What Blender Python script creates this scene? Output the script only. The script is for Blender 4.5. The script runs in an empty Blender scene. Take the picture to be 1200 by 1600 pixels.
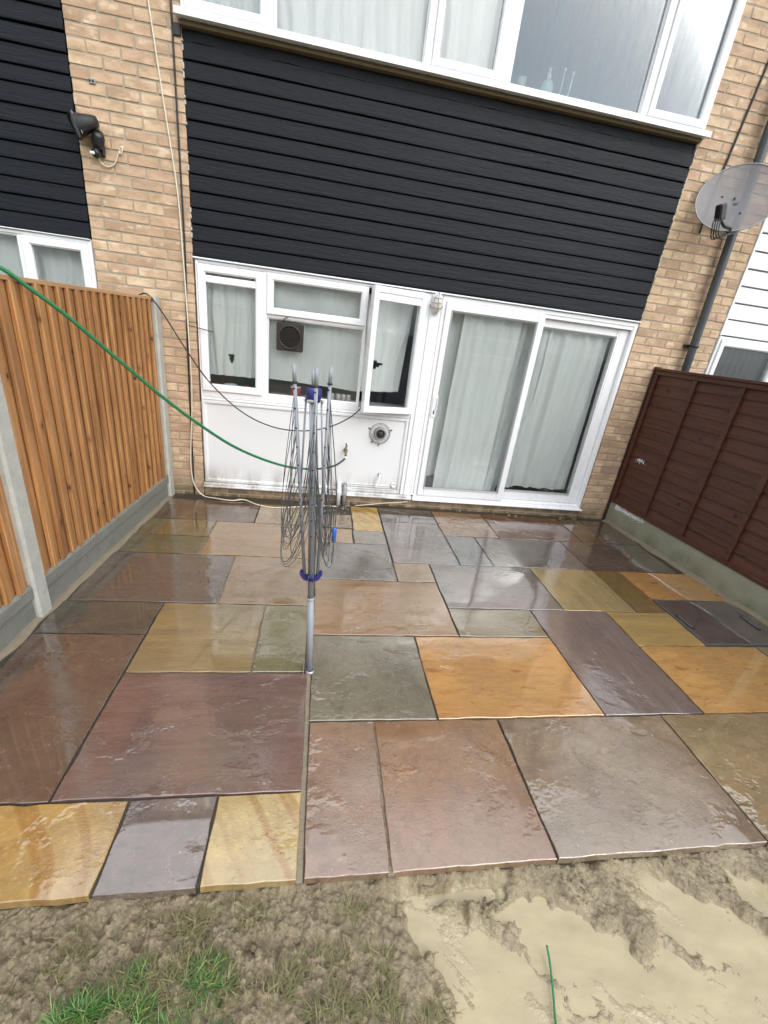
import bpy, bmesh, math, random
import numpy as np
from mathutils import Vector, Matrix, noise as mnoise
random.seed(7); rng = np.random.default_rng(7)
S = bpy.context.scene; COL = S.collection
R = math.radians
# ------------------------------------------------------------------ camera
cam = bpy.data.objects.new('camera', bpy.data.cameras.new('camera')); COL.objects.link(cam)
yaw, pitch, roll = 0.17571721, -0.39827560, 0.12756770
fw = Vector((math.sin(yaw)*math.cos(pitch), math.cos(yaw)*math.cos(pitch), math.sin(pitch)))
rt = fw.cross(Vector((0, 0, 1))).normalized(); up = rt.cross(fw)
r2 = rt*math.cos(roll) + up*math.sin(roll); u2 = -rt*math.sin(roll) + up*math.cos(roll)
M4 = Matrix((r2, u2, -fw)).transposed().to_4x4(); M4.translation = Vector((0.25763, -4.18739, 1.64475))
cam.matrix_world = M4
cam.data.sensor_fit = 'VERTICAL'; cam.data.sensor_height = 24.0; cam.data.lens = 665.985*24/1600
cam.data.clip_start = 0.05; cam.data.clip_end = 500
S.camera = cam
# ------------------------------------------------------------------ sky, sun, exposure
SUN_EL, SUN_AZ = R(38), R(148)          # azimuth clockwise from +Y (behind the viewer, to the right)
w = bpy.data.worlds.new('World'); S.world = w; w.use_nodes = True
nt = w.node_tree; nt.nodes.clear()
sky = nt.nodes.new('ShaderNodeTexSky'); sky.sky_type = 'NISHITA'; sky.sun_disc = False
sky.sun_elevation = SUN_EL; sky.sun_rotation = SUN_AZ; sky.air_density = 1.0; sky.dust_density = 8.0; sky.ozone_density = 1.0
hs = nt.nodes.new('ShaderNodeHueSaturation'); hs.inputs['Saturation'].default_value = 0.18
bg = nt.nodes.new('ShaderNodeBackground'); bg.inputs['Strength'].default_value = 0.13
ow = nt.nodes.new('ShaderNodeOutputWorld')
# overcast: a cloud layer about three times as bright overhead as at the horizon, over the Nishita sky
tc = nt.nodes.new('ShaderNodeTexCoord'); sx = nt.nodes.new('ShaderNodeSeparateXYZ'); rp = nt.nodes.new('ShaderNodeMapRange')
rp.inputs['From Min'].default_value = 0; rp.inputs['From Max'].default_value = 1; rp.inputs['To Min'].default_value = 3.5; rp.inputs['To Max'].default_value = 15.0
cn = nt.nodes.new('ShaderNodeTexNoise'); cn.inputs['Scale'].default_value = 2.2; cn.inputs['Detail'].default_value = 5
cm = nt.nodes.new('ShaderNodeMapRange'); cm.inputs['To Min'].default_value = .75; cm.inputs['To Max'].default_value = 1.25
vm = nt.nodes.new('ShaderNodeMath'); vm.operation = 'MULTIPLY'; mx = nt.nodes.new('ShaderNodeMix'); mx.data_type = 'RGBA'; mx.inputs[0].default_value = .62
tn = nt.nodes.new('ShaderNodeMix'); tn.data_type = 'RGBA'; tn.blend_type = 'MULTIPLY'; tn.inputs[0].default_value = 1; tn.inputs[7].default_value = (.95, 1.0, 1.07, 1)
for a_, b_ in ((tc.outputs['Generated'], sx.inputs[0]), (sx.outputs[2], rp.inputs[0]), (tc.outputs['Generated'], cn.inputs['Vector']), (cn.outputs[0], cm.inputs[0]), (rp.outputs[0], vm.inputs[0]), (cm.outputs[0], vm.inputs[1]), (vm.outputs[0], tn.inputs[6]), (tn.outputs[2], mx.inputs[7]), (hs.outputs[0], mx.inputs[6])): nt.links.new(a_, b_)
nt.links.new(sky.outputs[0], hs.inputs['Color']); nt.links.new(mx.outputs[2], bg.inputs['Color']); nt.links.new(bg.outputs[0], ow.inputs[0])
sl = bpy.data.lights.new('sun', 'SUN'); sl.energy = 0.75; sl.angle = R(70); sl.color = (1, 0.985, 0.96)
so = bpy.data.objects.new('sun', sl); COL.objects.link(so)
sd = Vector((math.sin(SUN_AZ)*math.cos(SUN_EL), math.cos(SUN_AZ)*math.cos(SUN_EL), math.sin(SUN_EL)))
so.rotation_euler = sd.to_track_quat('Z', 'Y').to_euler()
S.view_settings.view_transform = 'Standard'; S.view_settings.look = 'None'
S.view_settings.exposure = 0.62; S.view_settings.gamma = 1.0; S.view_settings.use_curve_mapping = False

# ------------------------------------------------------------------ helpers
def lin(*c):
    f = lambda v: v/12.92 if v <= .04045 else ((v+.055)/1.055)**2.4
    return tuple(f(v/255) for v in c)
def c4(c): return (c[0], c[1], c[2], 1)
class MB:
    def __init__(s): s.v = []; s.f = []; s.sm = []
    def face(s, vs, smooth=False):
        b = len(s.v); s.v += [tuple(p) for p in vs]; s.f.append(tuple(range(b, b+len(vs)))); s.sm.append(smooth)
    def add(s, vs, fs, smooth=False):
        b = len(s.v); s.v += [tuple(p) for p in vs]
        for f in fs: s.f.append(tuple(i+b for i in f)); s.sm.append(smooth)
    def box(s, x0, x1, y0, y1, z0, z1):
        vs = [(x, y, z) for z in (z0, z1) for y in (y0, y1) for x in (x0, x1)]
        s.add(vs, [(0, 2, 3, 1), (4, 5, 7, 6), (0, 1, 5, 4), (2, 6, 7, 3), (0, 4, 6, 2), (1, 3, 7, 5)]); return s
    def cbox(s, x0, x1, y0, y1, z0, z1, c=.004):
        # box with all edges chamfered
        cx, cy, cz = (x0+x1)/2, (y0+y1)/2, (z0+z1)/2; a, b, d = (x1-x0)/2, (y1-y0)/2, (z1-z0)/2
        c = min(c, a*.45, b*.45, d*.45); vs = []; ix = {}
        for sx in (-1, 1):
            for sy in (-1, 1):
                for sz in (-1, 1):
                    for k, o in enumerate(((0, c, c), (c, 0, c), (c, c, 0))):
                        ix[sx, sy, sz, k] = len(vs); vs.append((cx+sx*(a-o[0]), cy+sy*(b-o[1]), cz+sz*(d-o[2])))
        fs = []
        for q in (-1, 1):
            fs.append([ix[q, a1, b1, 0] for a1, b1 in ((-1, -1), (1, -1), (1, 1), (-1, 1))][::q])
            fs.append([ix[a1, q, b1, 1] for a1, b1 in ((-1, -1), (-1, 1), (1, 1), (1, -1))][::q])
            fs.append([ix[a1, b1, q, 2] for a1, b1 in ((-1, -1), (1, -1), (1, 1), (-1, 1))][::q])
            for t in (-1, 1):
                fs.append([ix[q, t, -1, 0], ix[q, t, 1, 0], ix[q, t, 1, 1], ix[q, t, -1, 1]])
                fs.append([ix[q, -1, t, 0], ix[q, 1, t, 0], ix[q, 1, t, 2], ix[q, -1, t, 2]])
                fs.append([ix[-1, q, t, 1], ix[1, q, t, 1], ix[1, q, t, 2], ix[-1, q, t, 2]])
                for u in (-1, 1): fs.append([ix[q, t, u, 0], ix[q, t, u, 1], ix[q, t, u, 2]])
        s.add(vs, fs); return s
    def tube(s, pts, r, n=8, caps=True):
        pts = [Vector(p) for p in pts]; m = len(pts); rs = r if hasattr(r, '__len__') else [r]*m
        t0 = (pts[1]-pts[0]).normalized(); a = t0.orthogonal().normalized(); rings = []; b0 = len(s.v)
        for i, p in enumerate(pts):
            t = (pts[min(i+1, m-1)]-pts[max(i-1, 0)]).normalized()
            a = (a - t*a.dot(t)).normalized(); b = t.cross(a)
            for k in range(n):
                th = 2*math.pi*k/n; s.v.append(tuple(p+(a*math.cos(th)+b*math.sin(th))*rs[i]))
        for i in range(m-1):
            for k in range(n):
                s.f.append((b0+i*n+k, b0+i*n+(k+1) % n, b0+(i+1)*n+(k+1) % n, b0+(i+1)*n+k)); s.sm.append(True)
        if caps:
            s.f.append(tuple(b0+k for k in range(n))[::-1]); s.sm.append(False)
            s.f.append(tuple(b0+(m-1)*n+k for k in range(n))); s.sm.append(False)
        return s
    def lathe(s, prof, o, ax, n=24):
        # prof: (radius, height along ax)
        o = Vector(o); ax = Vector(ax).normalized(); a = ax.orthogonal().normalized(); b = ax.cross(a); b0 = len(s.v); m = len(prof)
        for r, h in prof:
            for k in range(n):
                th = 2*math.pi*k/n; s.v.append(tuple(o+ax*h+(a*math.cos(th)+b*math.sin(th))*max(r, 1e-4)))
        for i in range(m-1):
            for k in range(n):
                s.f.append((b0+i*n+k, b0+i*n+(k+1) % n, b0+(i+1)*n+(k+1) % n, b0+(i+1)*n+k)); s.sm.append(True)
        return s
    def frame(s, x0, x1, z0, z1, prof):
        # prof: closed list of (inset, y); swept with mitred corners round a rectangle
        b0 = len(s.v); n = len(prof)
        for cx, cz, sx, sz in ((x0, z0, 1, 1), (x1, z0, -1, 1), (x1, z1, -1, -1), (x0, z1, 1, -1)):
            for i, y in prof: s.v.append((cx+sx*i, y, cz+sz*i))
        for q in range(4):
            for k in range(n):
                a, b = b0+q*n, b0+((q+1) % 4)*n
                s.f.append((a+k, b+k, b+(k+1) % n, a+(k+1) % n)); s.sm.append(False)
        return s
    def build(s, name, mat, parent=None, loc=None):
        me = bpy.data.meshes.new(name); vs = np.array(s.v)
        if loc is None:                          # authored in world space: recentre on the thing's own base
            lo, hi = vs.min(0), vs.max(0); loc = ((lo[0]+hi[0])/2, (lo[1]+hi[1])/2, lo[2]); vs = vs-np.array(loc)
        me.from_pydata(vs.tolist(), [], s.f)
        me.polygons.foreach_set('use_smooth', s.sm); me.update()
        bm = bmesh.new(); bm.from_mesh(me); bmesh.ops.recalc_face_normals(bm, faces=bm.faces); bm.to_mesh(me); bm.free()
        me.materials.append(mat)
        return link(name, me, parent, loc)
def link(name, me, parent=None, loc=None):
    o = bpy.data.objects.new(name, me); COL.objects.link(o)
    if parent:
        o.parent = parent; b = Vector((0, 0, 0)); p = parent
        while p: b += p.location; p = p.parent
        o.location = Vector(loc or (0, 0, 0))-b
    elif loc: o.location = loc
    return o
def tag(o, label, cat, group=None):
    o['label'] = label; o['category'] = cat
    if group: o['group'] = group
    return o
def thing(name, label, cat, loc=(0, 0, 0), group=None):
    o = bpy.data.objects.new(name, None); COL.objects.link(o); o.location = loc; o.empty_display_size = .1
    return tag(o, label, cat, group)
def struct(o): o['kind'] = 'structure'; return o
def stuff(o): o['kind'] = 'stuff'; return o
def frprof(w, yf, yb, ch=.007): return [(0, yb), (0, yf+ch), (ch*.6, yf), (w-ch*1.6, yf), (w, yf+ch*1.6), (w, yb)]
def crom(pts, n=8):
    P = [Vector(p) for p in pts]; P = [P[0]*2-P[1]]+P+[P[-1]*2-P[-2]]; out = []
    for i in range(1, len(P)-2):
        for k in range(n):
            t = k/n; a, b, c, d = P[i-1:i+3]
            out.append(.5*((2*b)+(c-a)*t+(2*a-5*b+4*c-d)*t*t+(3*b-a-3*c+d)*t**3))
    return out+[P[-2]]

# ------------------------------------------------------------------ materials
class NT:
    def __init__(s, name):
        s.m = bpy.data.materials.new(name); s.m.use_nodes = True; s.t = s.m.node_tree; s.t.nodes.clear()
    def n(s, typ, ins=None, **pr):
        nd = s.t.nodes.new('ShaderNode'+typ)
        for k, v in pr.items(): setattr(nd, k, v)
        for k, v in (ins or {}).items():
            k = nd.inputs[k]
            if isinstance(v, bpy.types.NodeSocket): s.t.links.new(v, k)
            else: k.default_value = v
        return nd
    def math(s, op, a, b=0.0, clamp=False):
        return s.n('Math', {0: a, 1: b}, operation=op, use_clamp=clamp).outputs[0]
    def mix(s, f, a, b, mode='MIX'):
        nd = s.n('Mix', data_type='RGBA', blend_type=mode)
        for k, v in ((0, f), (6, a), (7, b)):
            if isinstance(v, bpy.types.NodeSocket): s.t.links.new(v, nd.inputs[k])
            else: nd.inputs[k].default_value = v if k == 0 or len(v) == 4 else c4(v)
        return nd.outputs[2]
    def ramp(s, f, *stops, interp='LINEAR'):
        nd = s.n('ValToRGB', {0: f}); cr = nd.color_ramp; cr.interpolation = interp
        while len(cr.elements) < len(stops): cr.elements.new(.5)
        for e, (p, c) in zip(cr.elements, stops):
            e.position = p; e.color = (c, c, c, 1) if not hasattr(c, '__len__') else c4(c)
        return nd.outputs[0]
    def noise(s, vec, scale, detail=4, rough=.55, dist=0.0):
        return s.n('TexNoise', {'Vector': vec, 'Scale': scale, 'Detail': detail, 'Roughness': rough, 'Distortion': dist}).outputs['Fac']
    def map(s, vec, sc=(1, 1, 1), rot=(0, 0, 0), loc=(0, 0, 0)):
        return s.n('Mapping', {'Vector': vec, 'Scale': sc, 'Rotation': rot, 'Location': loc}).outputs[0]
    def obj(s): return s.n('TexCoord').outputs['Object']
    def rnd(s): return s.n('ObjectInfo').outputs['Random']
    def island(s): return s.n('NewGeometry').outputs['Random Per Island']
    def bump(s, h, dist=.002, strength=1.0, normal=None):
        i = {'Height': h, 'Distance': dist, 'Strength': strength}
        if normal is not None: i['Normal'] = normal
        return s.n('Bump', i).outputs[0]
    def out(s, sh): s.n('OutputMaterial', {0: sh}); return s.m
    def pbr(s, col, rough=.5, normal=None, **kw):
        i = {'Base Color': col if isinstance(col, bpy.types.NodeSocket) else c4(col), 'Roughness': rough}
        if normal is not None: i['Normal'] = normal
        for k, v in kw.items(): i[k.replace('_', ' ')] = v
        return s.out(s.n('BsdfPrincipled', i).outputs[0])
def simple(name, col, rough=.4, var=.12, scale=30, bump=.0004, metal=0.0, dirt=None):
    t = NT(name); o = t.obj(); nz = t.noise(o, scale, 5)
    f = t.math('MULTIPLY_ADD', nz, 1.0); 
    c = t.mix(nz, tuple(v*(1-var) for v in col), tuple(min(1, v*(1+var)) for v in col))
    if dirt:
        d = t.ramp(t.noise(o, scale*.25, 6, .7), (.56, 0.0), (.75, 1.0)); c = t.mix(t.math('MULTIPLY', d, dirt[1]), c, dirt[0])
    return t.pbr(c, t.ramp(nz, (.2, max(0, rough-.08)), (.8, rough+.1)), t.bump(nz, bump), Metallic=metal)

m_white = simple('white_upvc', (.80, .815, .835), .28, .03, 9, .0003, dirt=((.62, .60, .55), .22))
m_whiteold = simple('aged_white_paint', (.77, .785, .80), .40, .03, 14, .0005, dirt=((.55, .52, .46), .28))
t = NT('grimy_white_paint'); g = t.n('NewGeometry').outputs['Position']; z_ = t.n('SeparateXYZ', {0: g}).outputs[2]
nz = t.noise(g, 14, 6, .7); nb_ = t.noise(t.map(g, (6, 6, 2)), 1, 5, .7)
dm = t.math('MULTIPLY', t.ramp(z_, (.10, .95), (.34, 0.0)), t.ramp(nb_, (.42, 0.0), (.66, 1.0)))
dm = t.math('MAXIMUM', dm, t.math('MULTIPLY', t.ramp(t.noise(g, 30, 5, .7), (.64, 0.0), (.74, 1.0)), .22))
m_whitegrime = t.pbr(t.mix(dm, (.72, .735, .75), (.30, .26, .20)), .4, t.bump(nz, .0008))
m_whitecl = simple('white_plastic_cladding', (.80, .81, .84), .3, .03, 6, .0004)
m_blackplastic = simple('black_plastic', (.018, .018, .02), .35, .2, 60)
m_blackcable = simple('black_cable', (.012, .012, .013), .45)
m_whitecable = simple('cream_cable', (.66, .60, .48), .4)
m_greypipe = simple('dark_grey_pipe', (.055, .062, .068), .33, .15, 20)
m_hose = simple('green_hose_rubber', (.012, .16, .06), .3, .2, 40)
m_darkhose = simple('dark_hose_end', (.02, .04, .03), .35)
m_brass = simple('tarnished_brass', (.24, .19, .11), .4, .3, 80, metal=.8)
m_steel = simple('galvanised_steel', (.35, .35, .36), .38, .15, 60, metal=.8)
m_polegrey = simple('grey_coated_steel', (.26, .28, .31), .42, .06, 40)
m_line = simple('grey_clothes_line', (.075, .08, .085), .5)
m_blue = simple('blue_plastic', (.02, .025, .16), .35)
m_bluelight = simple('light_blue_plastic', (.02, .12, .42), .35)
m_grout = simple('dark_wet_grout', (.045, .038, .028), .5, .45, 120, .003)
m_haunch = simple('pale_mortar', (.20, .165, .115), .55, .3, 60, .003, dirt=((.12, .11, .07), .7))
m_mortar = simple('brick_mortar', (.37, .31, .235), .85, .3, 60, .002)
m_room = simple('room_plaster', (.42, .40, .36), .8, .05, 3)
m_roomfloor = simple('room_carpet', (.16, .05, .05), .9, .3, 40)
m_red = simple('red_enamel', (.42, .03, .04), .35)
m_jar = simple('clear_jar_plastic', (.55, .55, .50), .15)
m_teal = simple('pale_green_bottle', (.45, .62, .58), .25)
m_timber = simple('bare_sill_timber', (.15, .11, .06), .6, .3, 25, .001)
m_rooftile = simple('brown_roof_tile', (.13, .085, .06), .6, .3, 9, .002)
m_bitumen = simple('black_bitumen', (.012, .012, .013), .4, .4, 35, .006)
m_dkpost = simple('dark_stained_post', (.035, .018, .012), .6, .4, 20, .002)
m_fan = simple('dark_brown_plastic', (.032, .026, .022), .35, .1, 30)
m_grey = simple('grey_plastic', (.30, .31, .31), .35, .1, 30)
m_lens = simple('milky_lamp_lens', (.62, .58, .52), .25, .1, 20)
m_leaf = simple('tree_foliage', (.05, .09, .03), .6, .4, 3)
m_sealant = simple('old_white_sealant', (.50, .46, .38), .6, .2, 50, .002)

def mk_glass(name, refl=.95, haze=0.0, streak=.35):
    t = NT(name)
    fr = t.n('Fresnel', {'IOR': 1.52}).outputs[0]
    g = t.n('BsdfGlossy', {'Color': (1, 1, 1, 1), 'Roughness': 0.0}).outputs[0]
    tr = t.n('BsdfTransparent', {'Color': (.985, 1, .995, 1)}).outputs[0]
    base = tr
    if haze:
        o = t.map(t.obj(), (9, 9, 1.2)); st = t.ramp(t.noise(o, 2.5, 5, .65), (.42, 0.0), (.75, 1.0))
        cl = t.ramp(t.noise(t.obj(), 1.7, 3), (.35, 0.2), (.7, 1.0))
        h = t.math('ADD', t.math('MULTIPLY', t.math('MULTIPLY', st, cl), streak), haze)
        df = t.n('MixShader', {0: .35, 1: t.n('BsdfDiffuse', {'Color': (.22, .34, .46, 1)}).outputs[0],
             2: t.n('BsdfTranslucent', {'Color': (.5, .57, .62, 1)}).outputs[0]}).outputs[0]
        base = t.n('MixShader', {0: h, 1: tr, 2: df}).outputs[0]
    return t.out(t.n('MixShader', {0: t.math('MULTIPLY', fr, refl, True), 1: base, 2: g}).outputs[0])
m_glass = mk_glass('window_glass', .95, .012, .07); m_mist = mk_glass('misted_window_glass', .6, .26, .24)

def mk_curtain(name, col, thin=.03):
    t = NT(name); o = t.map(t.obj(), (70, 70, 2)); nz = t.noise(o, 1, 4)
    c = t.mix(nz, tuple(v*.93 for v in col), tuple(min(1, v*1.03) for v in col))
    d = t.n('BsdfDiffuse', {'Color': c}).outputs[0]; tl = t.n('BsdfTranslucent', {'Color': c}).outputs[0]
    x = t.n('MixShader', {0: .04, 1: d, 2: tl}).outputs[0]
    return t.out(t.n('MixShader', {0: thin, 1: x, 2: t.n('BsdfTransparent').outputs[0]}).outputs[0])
m_curtain = mk_curtain('pale_green_net_curtain', (.93, .96, .95)); m_blind = simple('blind_fabric', (.82, .82, .75), .7, .05, 20)
m_wcurtain = mk_curtain('white_pleated_curtain', (.93, .95, .96))
m_sheer = mk_curtain('sheer_net_curtain', (.90, .93, .92), .05)

# brick: one colour per brick, speckled and smeared
t = NT('buff_brick'); o = t.obj(); g = t.n('NewGeometry').outputs['Position']
rn = t.math('FRACT', t.math('ADD', t.rnd(), t.island()))
base = t.ramp(rn, (0, lin(190, 164, 136)), (.2, lin(202, 178, 146)), (.4, lin(180, 154, 130)), (.55, lin(210, 188, 156)), (.7, lin(168, 140, 116)), (.83, lin(196, 166, 140)), (.93, lin(156, 128, 104)), (1, lin(216, 198, 168)))
base = t.mix(.30, base, lin(200, 172, 139))
zz = t.n('SeparateXYZ', {0: g}).outputs[2]
pink = t.ramp(t.math('MULTIPLY_ADD', zz, .3), (.0, 1.0), (.75, 0.0))
base = t.mix(t.math('MULTIPLY', pink, .6), base, t.mix(.8, base, lin(172, 142, 128)))
sm = t.noise(t.map(g, (6, 6, 14)), 1, 5, .65)
base = t.mix(t.ramp(sm, (.42, 0.0), (.72, .75)), base, lin(140, 116, 90))
base = t.mix(t.ramp(t.noise(g, 160, 2), (.66, 0.0), (.74, .75)), base, lin(96, 74, 54))
base = t.mix(t.ramp(t.noise(t.map(g, (9, 9, 16), loc=(4, 1, 2)), 1, 3), (.56, 0.0), (.7, .55)), base, lin(226, 210, 182))
alg = t.math('MULTIPLY', t.ramp(zz, (.0, 1.0), (.22, 0.0)), t.ramp(t.noise(g, 9, 4), (.3, .3), (.6, 1.0)))
base = t.mix(alg, base, lin(92, 82, 52))
hb = t.math('ADD', t.noise(g, 45, 6, .7), t.math('MULTIPLY', t.noise(g, 200, 2), .4))
m_brick = t.pbr(t.mix(1.0, base, (1.06, 1.03, 1.03), 'MULTIPLY'), .75, t.bump(hb, .003))

# black painted boards
t = NT('black_painted_board'); o = t.n('NewGeometry').outputs['Position']
gr_ = t.noise(t.map(o, (2.2, 2, 70)), 1, 6, .7); lg = t.noise(t.map(o, (1, 1, 6)), 2, 3)
c = t.mix(gr_, lin(16, 19, 24), lin(36, 40, 46)); c = t.mix(t.math('MULTIPLY', lg, .5), c, lin(26, 27, 34))
c = t.mix(t.math('MULTIPLY', t.rnd(), .35), c, lin(30, 32, 36))
c = t.mix(t.ramp(t.noise(t.map(o, (25, 25, 90)), 1, 4), (.72, 0.0), (.8, .25)), c, lin(80, 83, 88))
m_black = t.pbr(c, t.ramp(gr_, (.3, .34), (.7, .55)), t.bump(t.math('ADD', gr_, t.noise(t.map(o, (8, 8, 60)), 1, 4, .7)), .004), Specular_IOR_Level=.15)

def wood(name, ca, cb, knot, dark, axis='z', wet=.3, kn_amt=.11):
    t = NT(name); o = t.obj(); r = t.rnd()
    if axis == 'x': o = t.n('CombineXYZ', {0: t.n('SeparateXYZ', {0: o}).outputs[2], 1: t.n('SeparateXYZ', {0: o}).outputs[1], 2: t.n('SeparateXYZ', {0: o}).outputs[0]}).outputs[0]
    off = t.n('CombineXYZ', {0: t.math('MULTIPLY', r, 37.0), 1: 0.0, 2: t.math('MULTIPLY', r, 61.0)}).outputs[0]
    p = t.n('VectorMath', {0: o, 1: off}, operation='ADD').outputs[0]
    q = t.n('SeparateXYZ', {0: p}); p2 = t.n('CombineXYZ', {0: t.math('MULTIPLY', q.outputs[0], 11.0), 1: t.math('MULTIPLY', q.outputs[2], 8.5), 2: 0.0}).outputs[0]
    vo = t.n('TexVoronoi', {'Vector': p2, 'Scale': 1.0}, voronoi_dimensions='2D')
    sel = t.ramp(t.n('SeparateColor', {0: vo.outputs['Color']}).outputs[0], (1-kn_amt, 0.0), (1.02-kn_amt, 1.0))
    dist = t.math('ADD', vo.outputs['Distance'], t.math('MULTIPLY', t.math('SUBTRACT', t.noise(t.map(p, (60, 60, 40)), 1, 3), .5), .16)); kn = t.math('MULTIPLY', t.ramp(dist, (.04, 1.0), (.17, 0.0)), sel)
    halo = t.math('MULTIPLY', t.ramp(dist, (.0, 1.0), (.42, 0.0)), sel)
    warp = t.math('MULTIPLY', halo, .035)
    pw = t.n('VectorMath', {0: p, 1: t.n('CombineXYZ', {0: warp, 1: 0.0, 2: 0.0}).outputs[0]}, operation='ADD').outputs[0]
    gr = t.noise(t.map(pw, (80, 80, 2.2)), 1, 5, .65, .4); g2 = t.noise(t.map(pw, (26, 26, 1.1), loc=(7, 0, 3)), 1, 4, .6, .5); big = t.noise(t.map(p, (5, 5, 1.6)), 1, 3)
    c = t.mix(t.ramp(gr, (.32, 0.0), (.68, 1.0)), ca, cb)
    c = t.mix(t.math('MULTIPLY', t.ramp(g2, (.48, 0.0), (.66, 1.0)), dark), c, tuple(v*.38 for v in ca))
    c = t.mix(t.math('MULTIPLY', t.ramp(big, (.4, 0.0), (.7, 1.0)), dark*.7), c, tuple(v*.5 for v in ca))
    c = t.mix(t.math('MULTIPLY', t.math('FRACT', t.math('MULTIPLY', r, 7.3)), .4), c, tuple(v*.62 for v in cb))
    c = t.mix(t.math('MULTIPLY', halo, .45), c, tuple(v*.55 for v in ca)); c = t.mix(kn, c, knot)
    h = t.math('SUBTRACT', gr, t.math('MULTIPLY', kn, .6))
    return t.pbr(c, t.ramp(big, (.3, wet), (.7, wet+.25)), t.bump(h, .003))
m_fence = wood('tan_fence_timber', lin(164, 110, 64), lin(212, 160, 104), lin(50, 28, 15), .85, 'z', .38)
m_fencecap = wood('tan_rail_timber', lin(160, 118, 76), lin(206, 164, 116), lin(80, 50, 28), .4, 'x', .4)
m_lap = wood('red_brown_stained_timber', lin(66, 37, 27), lin(98, 58, 43), lin(30, 14, 10), .45, 'x', .34, .08)

def conc(name, a, b, alg=None, top=.24):
    t = NT(name); o = t.n('NewGeometry').outputs['Position']
    n1 = t.noise(o, 14, 6, .65); n2 = t.noise(o, 120, 3)
    c = t.mix(n1, a, b); c = t.mix(t.ramp(n2, (.6, 0.0), (.7, .5)), c, tuple(v*.55 for v in a))
    if alg:
        z = t.n('SeparateXYZ', {0: o}).outputs[2]
        k = t.math('MULTIPLY', t.ramp(t.math('DIVIDE', z, top), (0.0, 1.0), (.9, .15)), t.ramp(t.noise(o, 7, 5), (.3, .3), (.65, 1.0)))
        c = t.mix(k, c, alg)
        c = t.mix(t.ramp(t.noise(t.map(o, (14, 14, 3)), 1, 5, .7), (.62, 0.0), (.68, .4)), c, tuple(v*.4 for v in a))
    return t.pbr(c, t.ramp(n1, (.3, .35), (.7, .6)), t.bump(t.math('ADD', n1, n2), .003))
m_conc = conc('pale_wet_concrete', lin(150, 152, 146), lin(196, 195, 186))
m_concb = conc('grey_wet_concrete', lin(100, 102, 97), lin(136, 136, 128))
m_concg = conc('green_stained_concrete', lin(138, 138, 120), lin(178, 178, 160), lin(104, 106, 78))

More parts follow.
